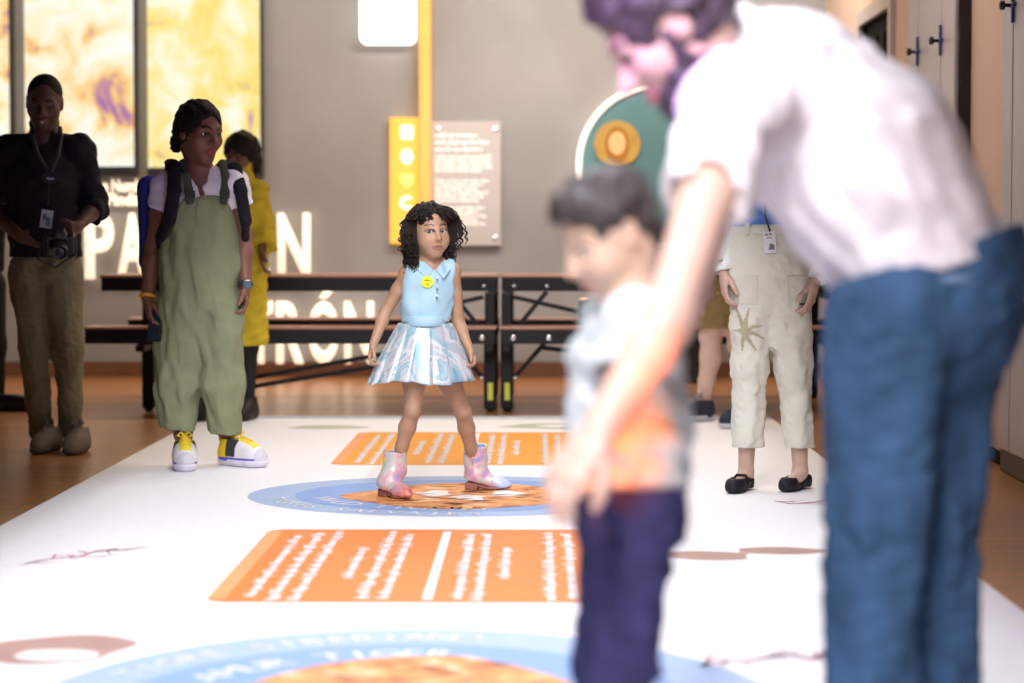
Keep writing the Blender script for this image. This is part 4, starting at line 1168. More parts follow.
shoe(wom, h_, t_, M_trn, M_trs, .262, .108, .118, sole_h=.032, m_lace=M_lace, colfun=trainer_cols(h_, t_), sole_z=.0042)
h_, t_ = gr(221, 465), gr(271, 469.5); t_ = h_ + nrm(t_ - h_) * .262
shoe(wom, h_, t_, M_trn, M_trs, .262, .108, .118, sole_h=.032, m_lace=M_lace, colfun=trainer_cols(h_, t_), sole_z=.0042)
# phone in her right hand, backpack on her back
ph = J(155, 325, -.055)
p_ = MB().box((-.006, -.036, -.072), (.006, .036, .072), basis(60, 0, 6)[:, [0, 1, 2]], ph, .004)
o = p_.build('mobile_phone', mat('phone_black', (.008, .009, .012), .15, var=0)); tag(o, 'dark mobile phone held in the hand beside the orange bracelet', 'phone')
o2 = MB().box((.0062, -.033, -.066), (.0068, .033, .066), basis(60, 0, 6), ph).build('screen', mat('phone_glass', (.02, .03, .06), .06, var=0), o)
bc = J(190, 224, .0) - fr * .24 - Rr * -.035
pack = empty('backpack', (bc[0], bc[1], bc[2] - .28), 'blue and black backpack worn by the woman in overalls', 'backpack')
M_pack = cloth('backpack_blue', (.035, .05, .30)); M_pkb = cloth('backpack_black', (.010, .010, .014))
RB = np.stack([Rr, fr, Z], 1)
F = Field(bc - .36, bc + .36, .007); F.rbox(bc, (.155, .085, .215), RB, .06, .0); F.ripple(.008, 25, 3); pb = F.build('bag', M_pack, pack)
F = Field(bc - .36, bc + .36, .007); F.rbox(bc - fr * .06 - Z * .10, (.135, .07, .15), RB, .05, .0); F.build('front_pocket', M_pkb, pb)
for sg in (1, -1):
    pts = [T(sg * .115, -.13, .15), T(sg * .125, -.03, .222), T(sg * .132, .075, .20), T(sg * .142, .15, .10), T(sg * .165, .145, -.03), T(sg * .185, .02, -.10), T(sg * .17, -.12, -.13)]
    F = Field(*bounds(*pts, pad=.08), .005)
    ns = [Z, nrm(Z + fr * .4), nrm(fr + Z * .6), nrm(fr + Rr * sg * .3), nrm(fr * .6 + Rr * sg), nrm(Rr * sg - fr * .2)]
    for i in range(len(pts) - 1): F.cone(pts[i], pts[i + 1], .030, .030, .012, ns[i], 2.0)
    F.build('shoulder_strap', M_pkb, pack)

# ------------------------------------------------------------------ man in the black shirt
D0 = 10.3
man = empty('person', (J(50, 455)[0], D0, 0), 'smiling bald man in a black shirt and khaki trousers holding a camera', 'person')
c = J(44.5, 102.5); Rh = basis(6, -18, 3); s = 1.07; Rb = basis(6); fr = Rb[:, 1]; Rr = Rb[:, 0]
sa, sb = J(9, 150, .02), J(80, 148, .02)
ea, wa, eb, wb = J(-9, 210, .06), J(22, 238, -.22), J(97, 207, .04), J(76, 228, -.22)
pel, che, nb = J(46, 262), J(44, 186), J(44, 137, .05)
ha, ka, aa = J(30, 275), J(34, 345, -.02), J(41, 430, .06)
hb, kb, ab = J(61, 275), J(69, 348, -.02), J(71, 427, .06)
lo, hi = bounds(c, ea, eb, ka, kb, pad=.25); lo[2] = .04; hi[2] = c[2] + .2
F = Field(lo, hi, .0045)
head(F, c, Rh, s, False, 1.25, 1.06, neck=nb, rn=.06, mouth=.6)
trunk(F, pel, che, nb, sa, sb, fr, .93, sh=.045)
for S, E_, W in ((sa, ea, wa), (sb, eb, wb)): arm(F, S, E_, W, .98)
hand(F, wa, J(44, 246, -.30) - wa, nrm(V3(.2, .6, 1)), Z + fr, 1.0, .5, .7)
hand(F, wb, J(55, 235, -.32) - wb, nrm(V3(-.4, .9, .3)), Z, 1.0, .7, .7)
leg(F, ha, ka, aa, .84, .03, -fr); leg(F, hb, kb, ab, .84, .03, -fr)
F.build('body', M_skin, man, head_colours((.095, .043, .030), (.17, .06, .055), (.012, .008, .007), c, Rh, s))
eyes(man, c, Rh, s, nrm(V3(.1, -.8, -.4)))
q = lambda *l: c + Rh @ (V3(*l) * s)
m = MB(); m.prism([q(x, .098 - abs(x) * .6, -.063 + dz) for x, dz in ((-.017, .003), (0, .0015), (.017, .003), (.014, -.0035), (0, -.006), (-.014, -.0035))], Rh @ V3(0, -.02, 0)); m.build('teeth', mat('teeth', (.75, .72, .68), .3, var=0), man)
F = Field(c - .2, c + .2, .004); F.ell(q(0, -.016, .037), V3(.0760, .0958, .0855) * s, Rh, .01); F.ell(q(0, .10, -.01), V3(.070, .085, .110) * s, Rh, .01, '-'); F.cut(q(0, 0, -.0), -(Rh @ V3(0, -.3, 1)))
F.build('hair', M_hairb, man)
M_blk = cloth('shirt_black', (.012, .012, .016), .75)
F = Field(*bounds(sa, sb, ea, eb, wb, J(45, 262), pad=.2), .005)
trunk(F, J(46, 258), che, nb, sa, sb, fr, 1.0, .05, .170, .158, .172, 1.3, .062)
for S, E_, W in ((sa, ea, wa), (sb, eb, wb)):
    F.cone(S, E_, .066, .055, .03); e1 = E_ + (W - E_) * .28; F.cone(E_, e1, .058, .057, .02, fb=True)
F.cone(nb - Z * .02, nb + Z * .05, .068, .070, .02)
F.ripple(.007, 70, 9)
F.cone(nb + Z * .0, nb + Z * .15, .058, .07, .01, op='-'); F.ell(nb + fr * .065 + Z * .01, (.035, .05, .05), None, .02, '-')
F.cut(J(46, 257), -Z)
shirt = F.build('shirt', M_blk, man)
M_kh = cloth('trousers_khaki', (.215, .19, .115), .85, .3, .08)
F = Field(*bounds(ha, hb, ka, kb, aa, ab, pad=.2), .005)
F.cone(J(38, 262), J(54, 262), .11, .11, .05, fr, 1.0)
for H, K, A in ((ha, ka, aa), (hb, kb, ab)):
    F.cone(H, K, .102, .068, .04); F.cone(K, A - Z * .01, .068, .054, .03)
F.ripple(.005, 55, 4, (1.2, 1.2, .6)); F.ripple(.002, 140, 5); F.cut(J(46, 250), Z)
F.build('trousers', M_kh, man)
M_shb = cloth('shoe_taupe', (.20, .16, .13), .7); M_shs = mat('shoe_sole_taupe', (.12, .09, .075), .7); M_lg = mat('lace_grey', (.25, .22, .2), .8)
for tx, ty, hx in ((36, 455, 44), (70, 456, 71)):
    t_ = gr(tx, ty); h_ = t_ + V3((hx - tx) / 219, .27, 0); h_ = t_ + nrm(h_ - t_) * .28
    shoe(man, h_, t_, M_shb, M_shs, .28, .10, .115, m_lace=M_lg)
# lanyard with a round pendant and a card
M_lan = ramp_mat('lanyard_striped', [(0, (.03, .03, .04)), (.49, (.03, .03, .04)), (.5, (.55, .52, .56)), (1, (.6, .56, .6))], 14, 0, .6, kind='wave', stretch=(0, 0, 1.6), contrast=(0, 1))
fc = lambda x, y, o=0: J(x, y, -.155 + o)
F = Field(*bounds(fc(30, 130), fc(62, 130), fc(50, 175), pad=.15), .004)
F.chain([J(32, 131, -.03), fc(33, 140, .05), fc(38, 155), fc(50, 174)], [.011] * 4, .004, fr, 2.4); F.chain([J(60, 128, -.03), fc(61, 137, .05), fc(58, 155), fc(50, 174)], [.011] * 4, .004, fr, 2.4)
lan = F.build('lanyard', M_lan, man)
pd = MB().lathe(fc(50, 178, -.012), [(.034, 0), (.036, .004), (.034, .008)], 32, fr, 1, .75).build('pendant', M_blackplastic, lan)
m = MB(); glyph_row(m, fc(50, 179.5, -.0215) - Rr * -.02 * -1 - V3(.02, 0, 0) + Rr * .02, (1, 0, 0), Z, .045, .014, 11); m.build('pendant_text', mat('violet_ink', (.5, .45, .7), .5, var=0), pd)
MB().tube([fc(49, 183, -.01), fc(48, 205, -.03)], .003, 6).build('cord', M_blackplastic, lan)
cardR = basis(6, 8, 8)
cd_ = MB().box((-.027, -.002, -.042), (.027, .002, .042), cardR, fc(46.5, 219, -.045), .001).build('id_card', mat('card_white', (.55, .58, .60), .4, var=.03), lan)
m = MB(); cp = fc(46.5, 219, -.045) + cardR @ V3(0, .0028, 0)
for (a_, b_, e_, g_) in ((-.02, .0, -.03, .01), (.0, .018, -.005, .022)): m.box((a_, -.0005, e_), (b_, .0005, g_), cardR, cp)
m.build('card_print', mat('card_teal', (.10, .25, .27), .5, var=0), cd_)
# camera
cc = J(60, 243, -.33); RCm = basis(10, -25)
camr = empty('photo_camera', (cc[0], cc[1], cc[2] - .06), 'black camera held at the waist by the man in the black shirt', 'camera')
F = Field(cc - .16, cc + .16, .004); F.rbox(cc, (.068, .03, .045), RCm, .012, 0); F.rbox(cc + RCm @ V3(0, -.0, .05), (.026, .026, .018), RCm, .01, .012); F.rbox(cc + RCm @ V3(.055, .012, -.002), (.018, .034, .044), RCm, .012, .01); F.build('camera_body', M_blackplastic, camr)
MB().lathe(cc + RCm @ V3(0, .03, 0), [(.034, 0), (.034, .03), (.037, .035), (.037, .07), (.034, .075), (.029, .068)], 32, RCm[:, 1]).build('lens', M_blackplastic, camr, True)
MB().lathe(cc + RCm @ V3(0, .094, 0), [(.0285, 0), (.02, .004), (.002, .006)], 24, RCm[:, 1]).build('lens_glass', mat('lens_glass', (.03, .03, .06), .05, var=0), camr, True)
MB().tube([cc + RCm @ V3(.07, .01, .03), cc + RCm @ V3(.10, .04, -.06), cc + RCm @ V3(.02, .05, -.10), cc + RCm @ V3(-.07, .02, -.05), cc + RCm @ V3(-.07, .0, .03)], .006, 8).build('wrist_strap', M_blackplastic, camr, True)
# ------------------------------------------------------------------ person in yellow behind
D0 = 12.05
yel = empty('person', (J(228, 410)[0], D0, 0), 'person in a long mustard yellow coat standing behind the woman in overalls', 'person')
c = J(241, 156); Rh = basis(-25, -12); s = .95; Rb = basis(-10); fr = Rb[:, 1]; Rr = Rb[:, 0]
sa, sb = J(225, 192), J(256, 192)
ea, wa, eb, wb = J(219, 228), J(221, 262), J(263, 226, .02), J(262, 252, -.12)
pel, che, nb = J(238, 275), J(241, 215), J(241, 181)
ha, ka, aa = J(230, 285), J(217, 345), J(204, 405)
hb, kb, ab = J(246, 285), J(247, 345), J(246, 405)
lo, hi = bounds(c, ea, eb, ka, kb, pad=.25); lo[2] = .05
F = Field(lo, hi, .0055)
head(F, c, Rh, s, False, 1.0, neck=nb, rn=.05); trunk(F, pel, che, nb, sa, sb, fr, .85)
for S, E_, W in ((sa, ea, wa), (sb, eb, wb)): arm(F, S, E_, W, .9)
hand(F, wa, V3(0, -.2, -1), Rr, fr, .9); hand(F, wb, V3(0.1, -.4, -.8), -Rr, fr, .9)
leg(F, ha, ka, aa, .95, .03, -fr); leg(F, hb, kb, ab, .95, .03, -fr)
F.build('body', M_skin, yel, head_colours((.16, .075, .05), (.20, .06, .05), (.01, .008, .007), c, Rh, s))
eyes(yel, c, Rh, s, nrm(V3(-.4, -.9, -.2)))
q = lambda *l: c + Rh @ (V3(*l) * s)
F = Field(c - .22, c + .22, .006); skull_cap(F, c, Rh, s, .022); F.ell(q(0, .115, -.04), V3(.066, .08, .10) * s, Rh, .02, '-'); F.ell(q(0, -.07, -.06), (.075, .06, .07), Rh, .02); F.ripple(.006, 120, 2)
F.build('hair', M_hairb, yel)
M_yel = cloth('coat_mustard', (.55, .42, .03), .8, .3, .12)
F = Field(*bounds(sa, sb, ea, eb, wb, J(225, 350), J(260, 350), pad=.2), .006)
trunk(F, J(238, 262), che, nb, sa, sb, fr, .95, .05, .165, .145, .15, 1.3, .062)
F.cone(J(239, 255), J(238, 352), .15, .165, .05, fr, 1.2)
for S, E_, W in ((sa, ea, wa), (sb, eb, wb)): F.cone(S, E_, .066, .064, .03); F.cone(E_, E_ + (W - E_) * .8, .064, .078, .02, fb=True)
F.cone(nb, nb + Z * .1, .075, .06, .02); F.ripple(.007, 75, 4); F.cut(J(238, 345), -Z)
coat = F.build('coat', M_yel, yel)
M_navy = cloth('leggings_dark', (.02, .018, .02), .8)
F = Field(*bounds(ha, hb, aa, ab, pad=.18), .006)
for H, K, A in ((ha, ka, aa), (hb, kb, ab)): F.chain([H, K, A], [.085, .062, .045], .03)
F.build('leggings', M_navy, yel)
M_bootd = cloth('boot_dark', (.025, .018, .016), .5)
for a_, tx in ((aa, 199), (ab, 243)):
    t_ = V3(J(tx, 0)[0], D0 - .12, 0); h_ = t_ + V3(.035, .2, 0)
    shoe(yel, h_, h_ + nrm(t_ - h_) * .25, M_bootd, M_bootd, .25, .095, .13, h=.006)

# ------------------------------------------------------------------ person at the left edge
D0 = 12.8
edg = empty('person', (J(-24, 412)[0], D0, 0), 'person in dark clothes mostly outside the left edge of the photo', 'person')
c = J(-22, 140); Rh = basis(60); s = 1.0; Rb = basis(60); fr = Rb[:, 1]; Rr = Rb[:, 0]
sa, sb = J(-44, 182), J(-6, 182); ea, wa, eb, wb = J(-50, 228), J(-46, 270), J(-4, 228), J(-3, 268)
pel, che, nb = J(-24, 270), J(-24, 212), J(-24, 172); ha, ka, aa = J(-33, 285), J(-33, 345), J(-34, 400); hb, kb, ab = J(-13, 285), J(-9, 345), J(-6, 398)
F = Field(*bounds(c, ea, eb, ka, kb, aa, pad=.24), .007)
head(F, c, Rh, s, neck=nb); trunk(F, pel, che, nb, sa, sb, fr, .9)
for S, E_, W in ((sa, ea, wa), (sb, eb, wb)): arm(F, S, E_, W, 1.0); hand(F, W, V3(0, 0, -1), -fr, fr, 1)
leg(F, ha, ka, aa); leg(F, hb, kb, ab)
F.build('body', M_skin, edg, head_colours((.25, .14, .09), (.2, .08, .06), (.02, .01, .01), c, Rh, s))
F = Field(c - .2, c + .2, .007); skull_cap(F, c, Rh, s, .014); F.ell(c + Rh @ V3(0, .11, -.04), (.066, .08, .1), Rh, .02, '-'); F.build('hair', M_hairb, edg)
M_dk = cloth('clothes_dark', (.02, .018, .018), .85)
F = Field(*bounds(sa, sb, ea, eb, J(-24, 280), pad=.2), .007); trunk(F, J(-24, 268), che, nb, sa, sb, fr, 1.02, .05, .165, .155, .165, 1.3, .066)
for S, E_, W in ((sa, ea, wa), (sb, eb, wb)): F.chain([S, E_, W], [.07, .055, .042], .03)
F.cut(J(-24, 272), -Z); F.build('jacket', M_dk, edg)
F = Field(*bounds(ha, hb, aa, ab, pad=.2), .007)
for H, K, A in ((ha, ka, aa), (hb, kb, ab)): F.chain([H, K, A], [.11, .085, .062], .04)
F.build('trousers', M_dk, edg)
for a_ , tx in ((aa, -38), (ab, -8)):
    h_ = gr(tx, 411); shoe(edg, h_, h_ + V3(.27, -.02, 0), M_blackplastic, M_blackplastic, .27, .1, .1, h=.006)

# ------------------------------------------------------------------ woman in cream trousers
D0 = 8.62
cre = empty('person', (J(770, 495)[0], D0, 0), 'woman in cream palm print trousers and black strappy flats', 'person')
c = J(768, 100); Rh = basis(-20, -12); s = 1.0; Rb = basis(-6); fr = Rb[:, 1]; Rr = Rb[:, 0]
sa, sb = J(727, 150, .03), J(811, 150, .03)
ea, wa, eb, wb = J(720, 215, .06), J(724, 272, -.03), J(826, 220, .06), J(815, 281, -.06)
pel, che, nb = J(770, 255), J(769, 180), J(769, 138, .03)
ha, ka, aa = J(752, 268), J(749, 368), J(746, 470, .08)
hb, kb, ab = J(788, 268), J(797, 370), J(800, 468, .06)
lo, hi = bounds(c, ea, eb, wa, wb, ka, kb, pad=.2); lo[2] = .035
F = Field(lo, hi, .0042)
head(F, c, Rh, s, False, .95, .95, neck=nb, rn=.048); trunk(F, pel, che, nb, sa, sb, fr, .85)
for S, E_, W in ((sa, ea, wa), (sb, eb, wb)): arm(F, S, E_, W, .92)
hand(F, wa, J(725, 304, -.05) - wa, -Rr * 1.0 + fr * -.2, fr, .93, .45, .6)
hand(F, wb, J(808, 316, -.08) - wb, Rr + fr * -.3, fr, .93, .45, .6)
leg(F, ha, ka, aa, .88, .03, -fr); leg(F, hb, kb, ab, .88, .03, -fr)
for A, dx in ((aa, -.10), (ab, -.10)): F.chain([A + V3(0, 0, -.02), A + V3(dx * .35, -.04, -.058), A + V3(dx * .7, -.06, -.080)], [.030, .026, .016], .02)
F.build('body', M_skin, cre, head_colours((.56, .37, .29), (.5, .18, .16), (.10, .06, .03), c, Rh, s))
eyes(cre, c, Rh, s, nrm(V3(-.3, -.8, -.3)))
q = lambda *l: c + Rh @ (V3(*l) * s)
M_brown = hair_mat('hair_brown', (.07, .035, .018))
F = Field(c - .25, c + .22, .006); skull_cap(F, c, Rh, s, .016); F.ell(q(0, .11, -.04), V3(.064, .08, .10), Rh, .015, '-'); F.chain([q(0, -.07, .0), q(0, -.09, -.13)], [.075, .06], .02, Rh[:, 1], 1.6); F.ripple(.005, 130, 2); F.build('hair', M_brown, cre)
M_bt = cloth('top_blue', (.10, .24, .62), .7, .25, .1)
F = Field(*bounds(sa, sb, J(770, 235), pad=.2), .0055); trunk(F, J(770, 240), che, nb, sa, sb, fr, .95, .05, .148, .138, .15, 1.3, .062)
for S, E_ in ((sa, ea), (sb, eb)): F.cone(S, S + (E_ - S) * .3, .063, .064, .03, fb=True)
F.cone(nb + Z * .01, nb + Z * .14, .06, .08, .01, op='-'); F.ripple(.005, 70, 6); F.cut(J(770, 226), -Z); F.build('top', M_bt, cre)
M_sheer = mat('sleeve_sheer_white', (.72, .72, .68), .9, var=.08, scale=60, bump=.3, bscale=200)
for S, E_, W, hnd in ((sa, ea, wa, 1), (sb, eb, wb, 1)):
    F = Field(*bounds(S, E_, W, pad=.1), .0045); F.chain([S, E_], [.058, .050], .02); F.cone(E_, W + (W - E_) * .02, .050, .043, .02, fb=True)
    e1 = W + (W - E_) * .02; F.cone(W - (W - E_) * .12, W + (W - E_) * .3, .033, .037, .004, op='-'); F.ripple(.004, 110, 9); F.build('sleeve', M_sheer, cre)
M_cream = mat('trousers_cream', (1, 1, 1), .85, var=.04, scale=9, bump=.25, bscale=140, attr=True)
F = Field(*bounds(ha, hb, ka, kb, J(746, 448), J(770, 222), pad=.2), .0042)
F.cone(J(770, 226), J(770, 252), .138, .158, .05, fr, 1.35); F.cone(J(770, 252), J(770, 275), .162, .160, .05, fr, 1.28)
for H, K, Hm, r0, r1, r2 in ((ha, J(752, 330), J(747, 447, .05), .092, .081, .061), (hb, J(791, 335), J(800, 449, .04), .092, .079, .055)):
    F.cone(H, K, r0, r1, .05); F.chain([K, K + (Hm - K) * .3, Hm - Z * .03], [r1, r1 * .86, r2], .03)
F.ripple(.0040, 70, 21, (1.2, 1.2, .5)); F.ripple(.0022, 150, 22, (.8, .8, 1.2))
for K in (J(748, 385), J(797, 385)):
    F.ell(K + V3(0, -.07, .01), (.06, .01, .006), basis(0, 0, 12), .01, '-')
F.cut(J(772, 448), -Z); F.cut(J(770, 226), Z); FP = F.copy(.005)
blades = []
b0 = (743, 333)
for x1, y1, x2, y2 in ((740, 322, 735, 308), (744, 320, 747, 308), (750, 326, 760, 325), (751, 332, 762, 338), (747, 339, 754, 349), (741, 340, 741, 350), (738, 330, 733, 330)):
    blades.append((J(*b0), J(x1, y1), J(x2, y2)))
def cream_cols(P):
    C = np.tile(V3(.66, .645, .55), (len(P), 1)); front = P[:, 1] < D0 + .02
    for b_ in blades:
        for a_, e_, w0 in ((b_[0], b_[1], .0075), (b_[1], b_[2], .0065)):
            A2, E2 = a_[[0, 2]], e_[[0, 2]]; d = E2 - A2; p = P[:, [0, 2]] - A2
            t = np.clip(p @ d / (d @ d), 0, 1); C[front & (np.linalg.norm(p - t[:, None] * d, axis=1) < w0 * (1.15 - .75 * (t if w0 < .007 else 0)))] = (.40, .37, .23)
    return C
tr = F.build('trousers', M_cream, cre, cream_cols)
M_crm = cloth('trousers_cream_plain', (.64, .62, .53), .85, .25)
MB().lathe(J(770, 229.5) - Z * .02, [(.136, 0), (.141, .003), (.139, .036), (.134, .039)], 64, Z, 1, 1 / 1.33).build('waistband', M_crm, tr, True)
for px, hx in ((746, .048), (798, .048)):
    F = FP.copy(); F.inside_box(J(px, 290, -.1), (hx, .085, .058), np.stack([Rr, fr, Z], 1)); F.build('pocket', M_crm, tr)
for sx in (-.085, .075): MB().box((-.009, -.006, -.024), (.009, .004, .024), Rb, J(770, 229, -.125) + V3(sx, .02, 0), .002).build('belt_loop', M_crm, tr)
cp = J(770, 242, -.145)
cl = MB().box((-.024, -.0015, -.042), (.024, .0015, .042), basis(-4, 3, -4), cp, .001).build('id_card', mat('card_pale', (.72, .72, .72), .4, var=.02), cre)
m = MB(); R4 = basis(-4, 3, -4); o_ = cp + R4 @ V3(0, .0025, 0)
glyph_row(m, o_ + R4 @ V3(.019, 0, .026), -R4[:, 0], R4[:, 2], .036, .009, 1); glyph_row(m, o_ + R4 @ V3(.012, 0, .014), -R4[:, 0], R4[:, 2], .022, .006, 2)
m.add([o_ + R4 @ V3(*p) for p in ((.008, 0, -.03), (-.016, 0, -.03), (-.016, 0, -.012), (.0, 0, -.004))], [(0, 1, 2, 3)])
m.build('card_print', mat('card_ink', (.16, .16, .17), .5, var=0), cl)
MB().tube([nb + V3(-.06, -.06, -.02), che + V3(-.03, -.15, 0), J(765, 215, -.15), cp + Z * .04], .0035, 6).build('lanyard', M_blackplastic, cre, True)
rg = J(802, 304, -.095)
MB().lathe(rg, [(.0095, -.003), (.0115, -.002), (.0115, .002), (.0095, .003)], 20, Z).build('ring', mat('ring_dark', (.08, .05, .02), .3, .6, var=0), cre, True)
M_flat = cloth('flats_black', (.012, .012, .016), .6)
for hx, hy, tx, ty in ((748, 489, 722, 499), (807, 488, 771, 497)):
    h_, t_ = gr(hx, hy), gr(tx, ty); L = .235; t_ = h_ + nrm(t_ - h_) * L
    sh = shoe(cre, h_, t_, M_flat, M_blackplastic, L, .080, .055, h=.0035, low=True, sole_h=.013, sole_z=.0042)
    f_ = nrm((t_ - h_) * V3(1, 1, 0)); r_ = np.cross(f_, Z)
    for a_ in (.42, .54): MB().tube([h_ + f_ * L * a_ - r_ * .037 + Z * .040, h_ + f_ * L * a_ - r_ * .018 + Z * (.066 - .02 * (a_ - .42) / .12), h_ + f_ * L * a_ + r_ * .018 + Z * (.066 - .02 * (a_ - .42) / .12), h_ + f_ * L * a_ + r_ * .037 + Z * .040], .0055, 8).build('strap', M_flat, sh, True)

# ------------------------------------------------------------------ walker in khaki shorts
D0 = 11.9
wlk = empty('person', (J(715, 424)[0], D0, 0), 'walking person in khaki shorts and dark trainers behind the woman in cream trousers', 'person')
c = J(696, 193); Rh = basis(-80, -8); s = .92; Rb = basis(-75); fr = Rb[:, 1]; Rr = Rb[:, 0]
sa, sb = J(712, 222, -.13), J(716, 222, .13)
ea, wa, eb, wb = J(716, 258, -.17), J(704, 288, -.2), J(724, 258, .17), J(712, 288, .2)
pel, che, nb = J(725, 280), J(717, 240), J(709, 214)
ha, ka, aa = J(718, 290, -.06), J(711, 335, -.0), J(703, 402, .1)
hb, kb, ab = J(731, 290, .06), J(740, 345, -.05), J(750, 405, -.28)
F = Field(*bounds(c, ea, eb, ka, kb, aa, ab, pad=.2), .005)
head(F, c, Rh, s, neck=nb, rn=.05); trunk(F, pel, che, nb, sa, sb, fr, .8)
for S, E_, W in ((sa, ea, wa), (sb, eb, wb)): arm(F, S, E_, W, .9); hand(F, W, V3(-.3, 0, -1), -fr, fr, .9)
leg(F, ha, ka, aa, 1.12, .03, -fr); leg(F, hb, kb, ab, 1.12, .03, -fr)
F.build('body', M_skin, wlk, head_colours((.60, .41, .33), (.5, .2, .17), (.02, .012, .01), c, Rh, s))
q = lambda *l: c + Rh @ (V3(*l) * s)
F = Field(c - .2, c + .2, .006); skull_cap(F, c, Rh, s, .014); F.ell(q(0, .11, -.04), V3(.064, .08, .10), Rh, .015, '-'); F.build('hair', M_hairb, wlk)
M_gt = cloth('tshirt_charcoal', (.05, .05, .055), .85)
F = Field(*bounds(sa, sb, J(725, 290), pad=.25), .006); trunk(F, J(725, 284), che, nb, sa, sb, fr, .95, .05, .155, .145, .15, 1.25, .06)
for S, E_ in ((sa, ea), (sb, eb)): F.cone(S, S + (E_ - S) * .6, .065, .06, .03, fb=True)
F.ripple(.008, 70, 3); F.cut(J(725, 292), -Z); F.build('shirt', M_gt, wlk)
M_ks = cloth('shorts_khaki', (.26, .19, .075), .85, .3, .1)
F = Field(*bounds(ha, hb, ka, kb, pad=.2), .005)
F.cone(J(725, 280), J(726, 290), .135, .135, .04, fr, 1.2)
for H, K in ((ha, ka), (hb, kb)): F.cone(H, K, .105, .100, .04)
F.ripple(.006, 80, 5); F.cut(J(715, 328), -Z); F.cut(J(725, 270), Z); F.build('shorts', M_ks, wlk)
M_sock = cloth('sock_white', (.72, .72, .74)); M_tr2 = cloth('trainer_navy', (.025, .032, .045), .7); M_tr2s = mat('trainer_sole_grey', (.50, .50, .52), .6)
h_, t_ = gr(713, 421), gr(681, 423.5); t_ = h_ + nrm(t_ - h_) * .27
shoe(wlk, h_, t_, M_tr2, M_tr2s, .27, .105, .115, sole_h=.036, m_lace=M_lg, sole_z=.0042)
MB().tube([aa - Z * .05, aa + Z * .0, aa + (ka - aa) * .06], [.05, .047, .044], 20).build('sock', M_sock, wlk, True)
h_, t_ = gr(757, 427), gr(721, 430); t_ = h_ + nrm(t_ - h_) * .27
shoe(wlk, h_, t_, M_tr2, M_tr2s, .27, .105, .115, sole_h=.03, m_lace=M_lg, sole_z=.0042)
MB().tube([ab - Z * .05, ab, ab + (kb - ab) * .06], [.05, .047, .044], 20).build('sock', M_sock, wlk, True)
# ------------------------------------------------------------------ boy in front
D0 = 3.72
boy = empty('person', (J(615, 830)[0], D0, 0), 'boy with short dark hair in a pale grey shirt looking down at the map', 'person')
c = J(609, 234, .0); Rh = basis(-66, -30, 0); s = .86; Rb = basis(-68); fr = Rb[:, 1]; Rr = Rb[:, 0]
sa, sb = J(636, 322, -.105), J(612, 322, .10)
ea, wa, eb, wb = J(618, 402, -.14), J(596, 455, -.13), J(588, 400, .10), J(580, 450, .02)
pel, che, nb = J(630, 500), J(628, 372), J(634, 300, .0)
ha, ka, aa = J(634, 520, -.06), J(620, 655, -.06), J(612, 795, -.04)
hb, kb, ab = J(624, 520, .06), J(612, 655, .06), J(606, 790, .07)
F = Field(*bounds(c, ea, eb, wa, wb, ka, aa, ab, pad=.17), .0042)
head(F, c, Rh, s, True, .85, neck=nb, rn=.040); trunk(F, pel, che, nb, sa, sb, fr, .48, sh=.05)
for S, E_, W in ((sa, ea, wa), (sb, eb, wb)): arm(F, S, E_, W, .60)
hand(F, wa, J(572, 490, -.13) - wa, nrm(V3(-.2, .9, -.2)), fr, .64, .5, .7); hand(F, wb, J(568, 490, .0) - wb, nrm(V3(-.2, -.9, -.2)), fr, .64, .5, .7)
leg(F, ha, ka, aa, .66, .02, -fr); leg(F, hb, kb, ab, .66, .02, -fr)
F.build('body', M_skin, boy, head_colours((.60, .43, .32), (.50, .22, .18), (.05, .03, .02), c, Rh, s, True))
eyes(boy, c, Rh, s, nrm(V3(-.75, -.3, -.6)), kid=True)
q = lambda *l: c + Rh @ (V3(*l) * s)
M_hairboy = hair_mat('hair_dark_brown', (.035, .030, .028), .5)
F = Field(c - .19, c + .19, .004); F.ell(q(0, -.016, .042), V3(.083, .102, .090) * s, Rh, .02); F.ell(q(0, -.06, -.02), V3(.07, .045, .07) * s, Rh, .02)
F.ell(q(0, .045, .088), V3(.055, .045, .03) * s, Rh, .03)
F.ell(q(0, .10, -.022), V3(.064, .075, .10) * s, Rh, .012, '-')
for sg in (-1, 1): F.ell(q(sg * .08, .0, -.02), V3(.02, .03, .042) * s, Rh, .008, '-')
F.cut(q(0, -.05, -.075), -(Rh @ nrm(V3(0, .3, 1)))); F.ripple(.004, 140, 3); F.build('hair', M_hairboy, boy)
M_bs = cloth('tshirt_pale_grey', (.58, .66, .66), .85, .2)
F = Field(*bounds(sa, sb, ea, eb, J(630, 500), pad=.16), .0045)
F.chain([J(632, 480), J(629, 425), che], [.094, .098, .098], .04, Rr, .95)
for S in (sa, sb): F.cone(che + (S - che) * .5, S, .07, .044, .04); F.cone(nb - Z * .02, S, .042, .044, .03)
for S, E_ in ((sa, ea), (sb, eb)): F.cone(S, S + (E_ - S) * .62, .050, .058, .025, fb=True); F.cone(S + (E_ - S) * .5, S + (E_ - S) * 1.1, .046, .052, .004, op='-')
F.ripple(.005, 75, 6); F.cone(nb, nb + (c - nb) * .6, .046, .055, .008, op='-'); F.cut(J(630, 492), -Z)
F.build('shirt', M_bs, boy)
M_bp = cloth('trousers_navy', (.038, .038, .115), .85, .3, .12)
F = Field(*bounds(ha, hb, ka, kb, aa, ab, pad=.15), .0045); F.cone(J(631, 490), J(630, 515), .092, .094, .03, Rr, .95)
for H, K, A in ((ha, ka, aa), (hb, kb, ab)): F.cone(H, K, .072, .062, .04); F.cone(K, A, .062, .056, .03, fb=True)
